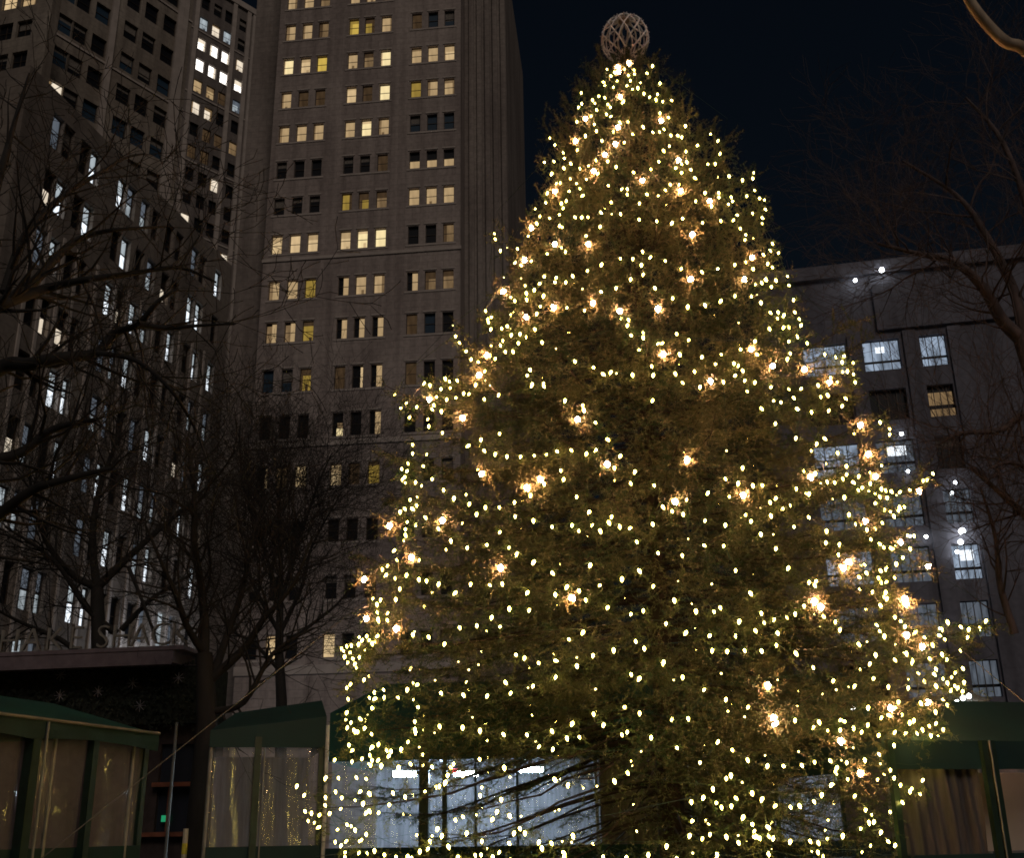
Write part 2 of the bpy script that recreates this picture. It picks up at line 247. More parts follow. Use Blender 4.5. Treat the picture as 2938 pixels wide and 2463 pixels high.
# ---- central tower -------------------------------------------------------
P0 = plane_at(745, 92, -19700)
T = empty('tower_block', P0.o, P0.rz)
tag(T, 'central stone office tower with windows in threes, most lit warm yellow', 'building')
cx = [P0.s(x, 505) for x in (567,604,640,707,742,779)] + [P0.s(x, 478) for x in (847,883,919)]
bot = [(758,3),(759,67),(756,137),(754,207),(751,278),(748,353),(745,428),(743,508),(741,603),(739,692),(736,795),(734,892)]
rows = [P0.z(*b) for b in bot]
rows += [P0.z(770, 991), P0.z(700, 1110), P0.z(690, 1228), P0.z(668, 1349)]
z_top = P0.z(745, -150)
tb = [r + (3.85 if 1 else 0)*(i+1) for i, r in ((k, rows[0]) for k in range(2))]
allrows = [(r, i) for i, r in enumerate(rows)] + [(z, -1) for z in tb]
cw = P0.s(650.5, 487) - P0.s(629, 487)
WS = {0:'M M m M M m dark dark dark', 1:'M M m Y y M d blue blue', 2:'W w Y M m W M M w', 3:'M d d w d W y M M',
 4:'M M M M W M blue blue blue', 5:'dark dark dark dark dark d H H H', 6:'dark dark dark y y m M M M', 7:'w w w w W W dark dark m',
 8:'M M y R M M R m m', 9:'L L y R R R d blue dark', 10:'blue blue y d Q R d dark dark', 11:'dark dark dark B dark R dark dark dark',
 12:'Q m w w d y dark dark dark', 13:'dark d dark dark dark dark dark dark dark', 14:'dark dark dark dark dark dark d dark dark', 15:'dark w dark w dark dark dark dark dark', -1:'M M m dark M M M dark M'}
SP = {'H': [(0,1,.0,.5,'M')], 'R': [(.45,1,0,1,'M')], 'L': [(.0,.5,0,.9,'m'),(.5,.95,0,1,'M')], 'Q': [(.72,.95,.02,.95,'w')], 'B': [(.35,.95,0,.36,'W'),(.4,.9,.36,.6,'m')]}
def hwin(r, i):
    d = {-1:30,0:30,1:31,2:31,3:32,4:33,5:34,6:34,7:37,8:38,9:41,10:46,11:48,12:48,13:50,14:50,15:50}[i]; b = bot[i] if 0 <= i < 12 else (745, 428 if i < 0 else 892)
    return P0.z(b[0], b[1]-d) - P0.z(*b) if 0 <= i < 12 else (2.0 if i < 0 else 2.1)
holes = []; jobs = []
for r, i in allrows:
    h = hwin(r, i)
    codes = WS[i].split()
    for c in range(9):
        w = cw*(1.0 if c not in (3,4) else .97)
        holes.append((cx[c], r + h/2, w, h)); jobs.append((cx[c], r+h/2, w, h, SP.get(codes[c], codes[c])))
sL, sR = P0.s(556, 300), P0.s(944, 400)
wall_grid('wall', M['stoneM'], T, sL, sR, 0, z_top, holes, .3, 22)
for k, j in enumerate(jobs):
    if k < 14*9 - 27 + 0 or True:
        window(T, *j)
tr = MB()
for r, i in allrows:
    for g in range(3):
        a, b = cx[g*3]-cw*.72, cx[g*3+2]+cw*.72; h = hwin(r, i)
        tr.box(a, b, -.06, -.003, r-.26, r-.08)
        for c in range(3):
            x = cx[g*3+c]; tr.box(x-cw*.62, x+cw*.62, -.07, -.002, r+h+.10, r+h+.26)
for (x, y, hh) in ((745,522,.35),(745,905,.5),(745,1370,.8)):
    z = P0.z(x, y); tr.box(sL-.1, sR+.1, -.12, -.004, z-hh/2, z+hh/2)
tr.build('stone_trim', M['trim'], T)
mb = MB(); a = P0.s(452, 700); b = P0.hit(1038, 200, 2.5)[0]
mb.box(a, sL-.02, 2.5, 24, 0, z_top-2); mb.box(sR+.02, b, 2.5, 24, 0, z_top-2)
w0 = sR+.02
for k in range(5):
    x = w0 + (b-w0)*(.12+.19*k); mb.box(x, x+.5, 2.2, 2.495, 0, z_top-2)
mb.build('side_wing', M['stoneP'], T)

# ---- far-left tower (dark windows) --------------------------------------
def tower(name, label, Pl, x_left, x_right, y_ref, z_top, mat, cols, zrows, w, h, codef, back=15, bars=1, trim=True, cross=0, ribs=()):
    E = empty(name, Pl.o, Pl.rz); tag(E, label, 'building')
    s0, s1 = Pl.s(x_left, y_ref), Pl.s(x_right, y_ref)
    if s0 > s1: s0, s1 = s1, s0
    hol = []; jb = []
    for i, z in enumerate(zrows):
        for c, s in enumerate(cols):
            if z+h > z_top-.3 or z < .4 or not s0+w*.6 < s < s1-w*.6: continue
            hol.append((s, z+h/2, w, h)); jb.append((s, z+h/2, w, h, codef(i, c)))
    wall_grid('wall', mat, E, s0, s1, 0, z_top, hol, .35, back)
    for j in jb[:100]: window(E, *j, depth=.35, bars=bars, cross=cross)
    if len(jb) > 100:
        pb = MB(); ks = []
        for (s, z, ww, hh, k) in jb[100:]:
            kk = k if isinstance(k, str) else k[-1][4]
            if kk not in ks: ks.append(kk)
            pb.mi = ks.index(kk); pb.quad((s-ww/2,.34,z-hh/2),(s+ww/2,.34,z-hh/2),(s+ww/2,.34,z+hh/2),(s-ww/2,.34,z+hh/2))
        o = pb.build('window_row', [M[k] for k in ks], E); o['kind'] = 'stuff'
    if ribs:
        t2 = MB()
        for z in (zrows[::3] if trim else []):
            if z < z_top-2: t2.box(s0-.05, s1+.05, -.12, -.003, z-.75, z-.5)
        if trim: t2.box(s0-.3, s1+.3, -.4, -.005, z_top-.9, z_top+.2)
        for r in ribs: t2.box(r-(.35 if trim else .11), r+(.35 if trim else .11), -.3 if trim else -.1, -.006, 0, z_top-(.95 if trim else 9))
        t2.build('stone_trim', M['trim'] if mat is not M['conc'] else mat, E)
    return E
rr = random.Random(3)
PA = plane_at(250, 112, 2750)
colA = [PA.s(x, y) for x, y in ((139,23),(166,48),(204,82),(268,68),(304,93),(342,113))]
zA = PA.z(258, 115); dzA = (PA.z(268, 68) - PA.z(254, 128))
zr = [PA.z(254,128) - 1.0 + dzA*k for k in range(-6, 5)]
litA = {(4,0),(2,3)}
tower('stepped_tower', 'tall grey stone tower behind the branches, its upper windows in dark threes', PA, 112, 398, 0, PA.z(260, -170), M['stoneA'], colA, zr, 1.75, 2.35,
      lambda i, c: ('c' if (i, c) in litA else rr.choice(['dark','dark','dark','blue'])), back=12, ribs=[PA.s(230, 60), PA.s(376, 60), PA.s(366, 60)])
# ---- tower with white lit windows near the sky gap
PC = plane_at(450, 150, 3250)
colC = [PC.s(x, y) for x, y in ((415,85),(440,100),(463,115),(492,135))]
dzC = PC.z(492, 135) - PC.z(489, 177)
zrC = [PC.z(492, 140) - .6 + dzC*k for k in range(-14, 4)]
def cC(i, c):
    k = 14 - i   # rows below the reference one
    tbl = {-1:['k','c','k','dark'], 0:['S','S','S','c'], 1:['S','S','S','S'], 2:['M','M','d','k'], 3:['c','c','dark','dark'], 4:['dark','d','d','m'], 5:['d','d','dark','dark'], 6:['dark','dark','c','dark'], 9:['dark','dark','c','c'], 10:['dark','c','dark','dark'], 8:['c','dark','dark','dark']}
    return tbl.get(k, ['dark','dark','dark','dark'])[c]
tower('far_tower', 'narrow far tower with two rows of bright white windows beside the sky gap', PC, 392, 533, 60, PC.z(455, -120) if False else PC.z(512, 17), M['stoneC'], colC, zrC, 1.45, 2.3, cC, back=6, ribs=[PC.s(x, 60) for x in (400,478,508,520)])
# ---- leftmost tower with wide windows
PL = plane_at(30, 88, -9000)
colL = [PL.s(x, 40) for x in (-22, 14, 52)]
dzL = PL.z(45, 56) - PL.z(38, 120)
zrL = [PL.z(45, 75) + dzL*k for k in range(-9, 3)]
cl = {(10,1):'w',(10,2):'M',(9,2):'dark',(6,1):'c',(6,0):'c',(5,1):'K',(5,0):'c',(7,1):'dark'}
tower('corner_tower', 'stone tower at the left picture edge with a few wide cream lit windows', PL, -120, 108, 0, PL.z(30, -120), M['stoneA'], colL, zrL, 1.7, 2.0, lambda i, c: cl.get((i, c), 'dark'), back=1.2, cross=1)
# ---- lower wing behind the bare branches, cool lit windows
PB = plane_at(300, 74, 1620)
zt = PB.z(300, 370)
colB = []
sA, sZ = PB.s(20, 800), PB.s(452, 800)
sb = [PB.s(x, 665) for x in (60, 88, 128, 152, 218, 240, 272, 298, 330, 352, 388, 406, 440)]
dzB = 4.0
z0B = PB.z(275, 690)
zrB = [z0B + dzB*k for k in range(-12, 9)][::-1]
rb = random.Random(12)
def cB(i, c):
    r = rb.random()
    if i < 3: return rb.choice(['dark','q'])
    if r < .24: return [(.1,.9,.0,.5,'K'),(.1,.9,.55,.95,'k')]
    if r < .40: return [(.08,.92,.03,.48,'k'),(.08,.92,.54,.97,'q')]
    if r < .46: return [(.1,.9,0,.5,'c')]
    if r < .56: return 'q'
    return 'dark'
tower('office_wing', 'lower stone wing with tall narrow blue-white lit windows behind bare branches', PB, -60, 447, 900, zt, M['stoneB'], sb, zrB, 1.0, 2.4, cB, back=20, trim=False, ribs=[PB.s(x, 665) for x in (40,74,108,140,185,229,256,285,314,341,370,397,423)])
# ---- building right of the tree
PR = plane_at(1800, 82, -10000)
E = empty('loft_building', PR.o, PR.rz)
tag(E, 'dark concrete building right of the spruce with broad blue-white lit windows', 'building')
bays = [(1645,1735),(1770,1846),(1889,1943)]
hol = []; jb = []
zb = PR.z(1800, 760); zh = PR.z(1800, 697) - zb; dz = 4.35
lit = {(0,0):'l',(0,1):'l',(0,2):'l',(-1,0):'dark',(-1,1):'dark',(-1,2):'m',(-2,0):'l',(-2,1):'q',(-2,2):'dark',(-3,0):'q',(-3,1):'q',(-3,2):'q',(-4,1):'q',(-4,2):'l',(-4,0):'l',(-5,1):'q',(-5,2):'q',(-5,0):'q',(-6,1):'q',(-6,2):'q'}
for r in range(0, -10, -1):
    for c, (a, b) in enumerate(bays):
        s = (PR.s(a, 725)+PR.s(b, 725))/2; w = PR.s(b, 725)-PR.s(a, 725); z = zb + dz*r
        if z < 1: continue
        k = lit.get((r, c), 'dark'); hol.append((s, z+zh/2, w, zh))
        code = 'dark' if k == 'dark' else ([(.0,1,.36,1,k),(.02,.98,.03,.28,k)] if k != 'm' else [(.05,1,0,.28,'m'),(0,.95,.4,.8,'m')])
        if (r, c) in ((-2,1),(-4,2)): code = list(code) + [(.3,.8,.55,.85,'K')]
        if (r, c) == (0, 1): code = list(code) + [(.35,.6,.62,.82,'K')]
        jb.append((s, z+zh/2, w, zh, code))
zt = PR.z(1790, 540)
wall_grid('wall', M['conc'], E, PR.s(1560, 700), PR.s(2160, 700), 0, zt, hol, .4, 25)
for j in jb: window(E, *j, depth=.4, bars=0, cross=3)
mb = MB(); s0, s1 = PR.s(1560, 700), PR.s(2160, 700)
mb.box(s0-.2, s1+.2, -.35, -.004, zt-1.1, zt+.1); mb.box(PR.s(1787,600), s1, -.3, -.005, PR.z(1850,675), PR.z(1850,582))
for x in (1752, 1868, 1962): mb.box(PR.s(x,725)-.5, PR.s(x,725)+.5, -.2, -.006, 0, PR.z(1850,680))
mb.build('concrete_trim', M['conc'], E)
mb = MB()
for (x, y) in ((1805,563),(1751,584)):
    s, z = PR.hit(x, y); r = .22 if x > 1790 else .16
    mb.lathe([(0.001,-r),(r*.7,-r*.7),(r,0),(r*.7,r*.7),(0.001,r)], 8, (s, -.75, z))
M['lampW'] = emis('lamp_white', (.9,.97,1), 14, 0, sample=True)
mb.build('roof_lamp', M['lampW'], E)
mb = MB()
for (x, y, r) in ((1972,1090,.26),(1969,1112,.2),(1962,1132,.15),(1898,1101,.14),(1958,990,.15),(1951,1012,.15),(1848,890,.16),(1861,967,.13),(1925,1290,.14),(1865,1100,.12)):
    s, z = PR.hit(x, y, -.6); mb.lathe([(0.001,-r),(r*.7,-r*.7),(r,0),(r*.7,r*.7),(0.001,r)], 8, (s, -.6, z))
mb.build('wall_lamp', M['lampW'], E)
# ------------------------------------------------------------------ spruce
def hz(p): return math.hypot(p.x, p.y)
TD = 17.0
_b = at(1378, 1700, TD); TX, TY = _b.x, _b.y
VD = Vector((TX, TY, 0)).normalized(); RD = Vector((VD.y, -VD.x, 0))
PT = Plane((TX, TY), RD)
LEFT = [(1262,125),(1225,150),(1165,165),(1150,200),(1115,260),(1095,400),(1030,480),(1000,590),(945,680),(872,790),(812,815),(822,900),(812,960),(775,1080),(722,1170),(668,1262),(695,1330),(700,1480),(690,1570),(620,1640),(655,1700),(680,1760)]
RIGHT = [(1310,125),(1345,150),(1395,200),(1460,262),(1545,320),(1575,420),(1632,560),(1655,680),(1750,735),(1805,850),(1830,950),(1905,1020),(1870,1130),(1885,1200),(1990,1270),(2030,1330),(1985,1400),(1990,1450),(1955,1510),(1930,1600),(1895,1660),(1880,1760)]
def prof(L):
    q = sorted((PT.hit(*p)[1], abs(PT.hit(*p)[0])) for p in L)
    return np.array([a for a, b in q]), np.array([b for a, b in q])
zl, rl = prof(LEFT); zr_, rr_ = prof(RIGHT)
ZTOP = max(zl[-1], zr_[-1]) + .15
def env(z, az):
    """crown radius at height z; az measured from the rightward direction"""
    a = np.interp(z, zl, rl); b = np.interp(z, zr_, rr_)
    k = .5+.5*np.cos(az); r = a+(b-a)*k
    return np.where(z > ZTOP-.1, .05, r)
SPR = empty('spruce_tree', (TX, TY, 0)); tag(SPR, 'tall decorated spruce wound with glowing light strings, centre of the park', 'tree')
def bark(name, c, sc=8):
    return simple(name, c, .9, var=.4, scale=sc, bump=.6, stretch=(1,1,.3))
M['bark'] = bark('spruce_bark', (.035,.025,.018)); 
def foliage(name, c1, c2, c3):
    m, t, b = nt(name)
    col, nz = noisemix(t, c1, c2, .9, 5, lo=.42, hi=.58); col2, nz2 = noisemix(t, (0,0,0), (1,1,1), 9, 3, lo=.45, hi=.7)
    mx = N(t, 'ShaderNodeMix', data_type='RGBA'); t.links.new(col2, mx.inputs['Factor']); t.links.new(col, mx.inputs['A']); mx.inputs['B'].default_value = (*c3, 1)
    t.links.new(mx.outputs['Result'], b.inputs['Base Color']); b.inputs['Roughness'].default_value = .55
    b.inputs['Specular IOR Level'].default_value = .3
    return m
M['needles'] = foliage('spruce_needles', (.022,.052,.020), (.095,.108,.043), (.165,.14,.07))
V = []; BV = MB()
def rot_about(v, ax, a): return v*np.cos(a)[:, None] + np.cross(ax, v)*np.sin(a)[:, None] + ax*(np.sum(ax*v, 1)*(1-np.cos(a)))[:, None]
def unit(v): return v/np.maximum(np.linalg.norm(v, axis=1), 1e-9)[:, None]
twA = []; twB = []; twS = []      # twig start, end, needle size
def spruce():
    rg = np.random.default_rng(5)
    zz = 1.0
    up = np.array([0, 0, 1.0])
    while zz < ZTOP-.05:
        f = (zz-1)/(ZTOP-1)
        n = int(16-8*f) if f < .93 else 5
        ph = rg.uniform(0, 6.28)
        for k in range(n):
            az = ph + 2*PI*k/n + rg.normal(0, .18)
            z = zz + rg.normal(0, .07)
            R_ = float(env(z, az))*rg.uniform(.70, 1.07)*(.89+.13*math.cos(2*PI*z/1.25+az*1.0))
            if R_ < .06: R_ = .1
            out = np.array([RD.x*math.cos(az)+VD.x*math.sin(az), RD.y*math.cos(az)+VD.y*math.sin(az), 0.0])
            drop = (.42-.9*f)*R_*.6 if f < .8 else -R_*.9
            p0 = up*(z+drop*.9+ (0 if f < .8 else -.1)); p3 = out*R_ + up*(z)
            p1 = p0 + out*R_*.35 + up*(-drop*.1 + .03*R_); p2 = p0 + out*R_*.75 + up*((z-p0[2])*.62 - .10*R_*(1-f))
            m_ = 9; t = np.linspace(0, 1, m_)[:, None]
            c = p0*(1-t)**3 + 3*p1*t*(1-t)**2 + 3*p2*t*t*(1-t) + p3*t**3
            c[:, 2] += .08*R_*np.clip(t[:, 0]-.75, 0, 1)*4*.3
            c += rg.normal(0, .012, c.shape)*R_*.6*t
            BV.tube([Vector(q)+Vector((0,0,0)) for q in c], [max(.003, .0055*R_*(1-.92*s)+.003) for s in t[:, 0]], 4, False)
            if z < 2.75 and -.95 < math.cos(az) < -.12 and rg.random() < .9: continue
            if z < 1.9 and rg.random() < .2: continue
            # laterals
            L = R_*1.05; nl = max(4, int(L*(.82)/.080)); bare = z < 2.75 and -.95 < math.cos(az) < -.12
            if bare: nl = int(nl*.32)
            ts = rg.uniform(.10 if z < 3.8 else .22, 1.0, nl)**.8; ts = np.append(ts, 1.0)
            pos = np.array([np.interp(ts, t[:, 0], c[:, j]) for j in range(3)]).T
            tang = unit(np.array([np.interp(np.minimum(ts+.04, 1), t[:, 0], c[:, j]) - np.interp(np.maximum(ts-.08, 0), t[:, 0], c[:, j]) for j in range(3)]).T)
            side = unit(np.cross(tang, up[None, :])); sg = np.where(rg.random(len(ts)) < .5, 1, -1)[:, None]
            fw = rg.uniform(.5, 1.3, len(ts))[:, None]
            d = unit(side*sg + tang*fw + up*rg.normal(-.18, .38, len(ts))[:, None]); d[-1] = tang[-1]
            ll = (.13+.42*(1-ts)**.7*min(1, R_/2.0))*rg.uniform(.6, 1.35, len(ts))*min(1, .35+R_*.5)+.05
            e = pos + d*ll[:, None]; e[:, 2] -= rg.uniform(0, .35, len(ts))*ll
            twA.append(pos); twB.append(e); twS.append(np.full(len(ts), 1.0))
            if f > .5:
                ns = 4 if f > .75 else 3; tu = rg.uniform(.55, 1, ns); sp0 = np.array([np.interp(tu, t[:, 0], c[:, j]) for j in range(3)]).T
                sd_ = unit(up[None, :] + out[None, :]*rg.uniform(0, .5, ns)[:, None] + rg.normal(0, .22, (ns, 3))); sl_ = rg.uniform(.22, .5, ns)*min(1, .55+R_*.4)
                for rep in range(5): twA.append(sp0); twB.append(sp0+sd_*sl_[:, None]); twS.append(np.full(ns, .95))
            # twiglets on the laterals
            per = 6
            u = np.tile(np.linspace(.15, .95, per), len(ts)) + rg.uniform(-.05, .05, per*len(ts))
            A = np.repeat(pos, per, 0); B = np.repeat(e, per, 0); D = unit(B-A); ln = np.repeat(ll, per)
            q = A+(B-A)*u[:, None]; s2 = unit(np.cross(D, up[None, :]+.3*rg.normal(size=(len(q), 3)))); g = np.where(rg.random(len(q)) < .5, 1, -1)[:, None]
            dd = unit(s2*g + D*rg.uniform(.5, 1.2, len(q))[:, None] + rg.normal(0, .38, (len(q), 3)))
            l3 = (.05+.30*ln*(1-u*.6))*rg.uniform(.6, 1.3, len(q))
            if f > .6:
                kp = rg.random(len(q)) < (.45 if f > .75 else .6); q, dd, l3 = q[kp], dd[kp], l3[kp]
            twA.append(q); twB.append(q+dd*l3[:, None]); twS.append(np.full(len(q), .9))
        zz += (.37-.19*f)*(1.0 if f < .9 else .6)
spruce()
def needles(A, B, S, step, nlen, nw, seed=1):
    rg = np.random.default_rng(seed)
    L = np.linalg.norm(B-A, axis=1); cnt = np.maximum(2, (L/step).astype(int)); idx = np.repeat(np.arange(len(A)), cnt)
    u = rg.random(len(idx)); D = unit(B-A)[idx]; P = A[idx]+(B-A)[idx]*u[:, None]
    rnd = unit(rg.normal(size=(len(idx), 3))); sd = unit(np.cross(D, rnd)); nd = unit(sd*.85 + D*.75)
    l = nlen*rg.uniform(.7, 1.25, len(idx))*S[idx]; wv = unit(np.cross(nd, rnd))*(nw*.5)
    v = np.stack([P-wv, P+wv, P+nd*l[:, None]], 1).reshape(-1, 3)
    return v
def tri_mesh(name, v, mat, parent):
    n = len(v)//3; me = bpy.data.meshes.new(name)
    me.vertices.add(len(v)); me.vertices.foreach_set('co', v.astype(np.float32).ravel())
    me.loops.add(len(v)); me.loops.foreach_set('vertex_index', np.arange(len(v), dtype=np.int32))
    me.polygons.add(n); me.polygons.foreach_set('loop_start', np.arange(0, len(v), 3, dtype=np.int32)); me.polygons.foreach_set('loop_total', np.full(n, 3, dtype=np.int32))
    me.materials.append(mat); me.update(calc_edges=True); me.validate()
    return link(name, me, parent)
# ------------------------------------------------------------------ lights on the spruce
M['bulb'] = emis('bulb_warm_yellow', (1,.78,.175), 26, 0, sample=True)
M['bulbdim'] = emis('bulb_warm_yellow_dim', (1,.78,.25), 8, 0, sample=True)
M['globe'] = emis('bulb_pinkish_white', (1,.42,.22), 300, 0, sample=True)
M['cable'] = simple('green_cable', (.02,.05,.025), .5)
def bulb_mesh(name, r, l, mat, n=6):
    b = MB(); b.lathe([(.25*r,0),(r*.95,-l*.25),(r,-l*.42),(r*.72,-l*.72),(.02*r,-l)], n)
    b.mi = 1; b.lathe([(.02*r,.018),(.55*r,.016),(.55*r,0),(.25*r,-.001)], n); me = b.mesh(name, [mat, M['cable']])
    me.polygons.foreach_set('use_smooth', [True]*len(me.polygons)); return me
BM = {1: bulb_mesh('bulb', .0165, .060, M['bulb']), 0: bulb_mesh('bulb_small', .012, .028, M['bulbdim']), 2: bulb_mesh('globe_bulb', .034, .085, M['globe'], 8)}
def place(px, py, k):
    r = ray(px, py); h = math.hypot(r.x, r.y)
    best = None; bm = 9e9
    for i in range(260):
        d = 10.5 + i*.035; p = CAM + r*(d/h)
        q = Vector((p.x-TX, p.y-TY, 0)); az = math.atan2(q.dot(VD), q.dot(RD)); rad = q.length
        e = float(env(p.z, az))*k
        if rad < e: return p
        if rad-e < bm: bm = rad-e; best = p
    return best
rb = random.Random(4)
pts = []
for k, txt in ((1, BULB1), (0, BULB0)):
    for w in txt.split():
        x, y = map(int, w.split(','))
        kk = rb.uniform(.97, 1.05) if k == 1 else rb.uniform(.86, .96)
        p = place(x, y, kk)
        pts.append((p, k))
big = []
for w in BULB2.split():
    x, y = map(int, w.split(',')); big.append((x, y, place(x, y, .98)))
big.sort(key=lambda a: a[1])
# twigs that carry the bulbs, and inner growth
def spray(p, n, rad, seed, back):
    rg = np.random.default_rng(seed); P = np.array(p) - np.array([TX, TY, 0]); o = P*np.array([1,1,0]); o = o/max(1e-6, np.linalg.norm(o))
    base = P - o*back + np.array([0,0,-.02])
    d = unit(o[None,:]*rg.uniform(.1, 1.0, n)[:,None] + rg.normal(0, .75, (n,3)) + np.array([[0,0,-.15]])); l = rad*rg.uniform(.5, 1.1, n)
    A0 = base + rg.normal(0, rad*.18, (n,3)); twA.append(A0); twB.append(A0+d*l[:,None]); twS.append(np.full(n, 1.0))
    m = n*5; idx = np.repeat(np.arange(n), 5); u = rg.uniform(.2, 1, m); q = A0[idx]+d[idx]*(l[idx]*u)[:,None]; dd = unit(d[idx]*.8+rg.normal(0,.6,(m,3))); l2 = l[idx]*.4*rg.uniform(.5,1.2,m)
    twA.append(q); twB.append(q+dd*l2[:,None]); twS.append(np.full(m, .9))
for i, (p, k) in enumerate(pts):
    f = min(1, max(.3, (ZTOP-p.z)/4)); spray(p, 5 if p.z > 2.6 else 2, .26*f, 100+i, .12*f)
for i, (x, y, p) in enumerate(big):
    f = min(1, max(.35, (ZTOP-p.z)/4)); spray(p, 18, .27*f, 5000+i, .10*f)
rg = np.random.default_rng(77); n = 52000
zq = 2.6+(ZTOP-3.0)*(1-np.sqrt(rg.random(n))); azq = rg.uniform(-PI, PI, n); Rq = env(zq, azq)*rg.uniform(.30, .84, n)
zq = zq - .35*(Rq*.2)
oq = np.stack([RD.x*np.cos(azq)+VD.x*np.sin(azq), RD.y*np.cos(azq)+VD.y*np.sin(azq), 0*azq], 1)
m9 = 9000; zq[:m9] = rg.uniform(1.3, 3.3, m9); azq[:m9] = rg.uniform(-PI*.56, PI*.3, m9); Rq[:m9] = rg.uniform(.6, 4.2, m9); oq[:m9] = np.stack([RD.x*np.cos(azq[:m9])+VD.x*np.sin(azq[:m9]), RD.y*np.cos(azq[:m9])+VD.y*np.sin(azq[:m9]), 0*azq[:m9]], 1)
keep = (np.sin(azq*9+zq*3.1)+np.sin(azq*5-zq*4.3+1)+rg.normal(0,.6,n)) > -.55
A0 = oq*Rq[:,None]+np.array([0,0,1])*zq[:,None]; dq = unit(oq*rg.uniform(.3,1.2,n)[:,None]+rg.normal(0,.5,(n,3))+np.array([[0,0,-.2]])); lq = rg.uniform(.08,.24,n)*np.minimum(1, .3+Rq*.5)
twA.append(A0[keep]); twB.append((A0+dq*lq[:,None])[keep]); twS.append(np.full(int(keep.sum()), 1.1))
A = np.concatenate(twA); B = np.concatenate(twB); S = np.concatenate(twS)
nv = needles(A, B, S, .021, .045, .0115)
# thin brown stems of the twigs as slim triangles
sd = unit(np.cross(unit(B-A), RNG.normal(size=A.shape)))*.0035
st = np.stack([A-sd, A+sd, B], 1).reshape(-1, 3)
tri_mesh('crown', np.concatenate([nv, st]), M['needles'], SPR)
BV.build('branches', M['bark'], SPR)
mb = MB(); mb.tube([(0,0,0),(0,0,2.5),(.02,0,7),(0,.01,ZTOP-.8),(0,0,ZTOP+.25)], [.24,.2,.12,.035,.02], 12); mb.build('trunk', M['bark'], SPR, True)
print('twigs', len(A), 'needle tris', len(nv)//3, 'ZTOP', ZTOP)

pts.sort(key=lambda a: -a[0].z)
# a few bulbs round the back of each garland
NS = 24; per = math.ceil(len(pts)/NS)
ORD = ['topmost','second','third','fourth','fifth','sixth','seventh','eighth','ninth','tenth','eleventh','twelfth','thirteenth','fourteenth','fifteenth','sixteenth','seventeenth','eighteenth','nineteenth','twentieth','twenty-first','twenty-second','twenty-third','lowest']
def rndrot(r): return (r.gauss(0, .35), r.gauss(0, .35), 0)
for s in range(NS):
    grp = pts[s*per:(s+1)*per]
    if not grp: continue
    base = Vector((TX, TY, grp[len(grp)//2][0].z))
    E = empty('string_light', base)
    tag(E, (ORD[s]+' garland of warm yellow bulbs round the spruce, counted from its tip') if s not in (0, NS-1) else (('topmost' if s == 0 else 'lowest')+' garland of warm yellow bulbs wound round the spruce'), 'string lights', 'strings of warm yellow bulbs on the spruce')
    def azim(p): return math.atan2((p-base).dot(VD), (p-base).dot(RD))
    zavg = sum(p.z for p, k in grp)/len(grp)
    nb = max(3, int(float(env(zavg, 1.57))*2.2))
    for j in range(nb):
        az = PI*(j+.7)/(nb+.4); rr0 = float(env(zavg, az))*.98
        grp.append((Vector((TX, TY, zavg+rb.gauss(0, .12)))+RD*rr0*math.cos(az)+VD*rr0*math.sin(az), 1))
    grp.sort(key=lambda a: azim(a[0]))
    for p, k in grp:
        b = link('bulb', BM[k], E, p-base); b.rotation_euler = rndrot(rb); b.scale = [rb.uniform(.78, 1.12)]*3
    mb = MB(); path = [p-base for p, k in grp]; path.append(path[0])
    fine = []
    for i in range(len(path)-1):
        a, c = path[i], path[i+1]; m_ = (a+c)/2
        if (a-c).length > .5: 
            h = Vector((m_.x, m_.y, 0)); m_ = m_ + (h.normalized()*(a-c).length**2/(8*max(h.length, .4)) if h.length > .05 else Vector((0,0,0)))
        m_.z -= .05
        fine += [a+Vector((0,0,.018)), m_+Vector((0,0,.018))]
    fine.append(path[-1]+Vector((0,0,.018)))
    mb.tube(fine, .0035, 3, False); mb.build('cable', M['cable'], E)
# large bulbs, one thing each
NB = 18; tot = len(big); names = ['top','second','third','fourth','fifth','sixth','seventh','eighth','ninth','tenth','eleventh','twelfth','thirteenth','fourteenth','fifteenth','sixteenth','seventeenth','lowest']
pos5 = {1:['only'],2:['left','right'],3:['leftmost','middle','rightmost'],4:['leftmost','second','third','rightmost'],5:['leftmost','second','middle','fourth','rightmost']}
j = 0; band = 0
while j < tot:
    n = 5 if tot-j >= 5 else tot-j
    g = sorted(big[j:j+n]); w5 = pos5[n]
    for i, (x, y, p) in enumerate(g):
        o = link('globe_light', BM[2], None, p); o.rotation_euler = rndrot(rb)
        ordn = 'top' if band == 0 else (ORD[band] if tot-j > 5 else 'lowest')
        tag(o, ('%s of the large pinkish bulbs in the %s row of five down the spruce' % (w5[i], ordn)) if n > 1 else 'single lowest of the large pinkish bulbs on the spruce', 'light bulb', 'large pinkish-white bulbs glowing on the spruce')
    j += n; band += 1

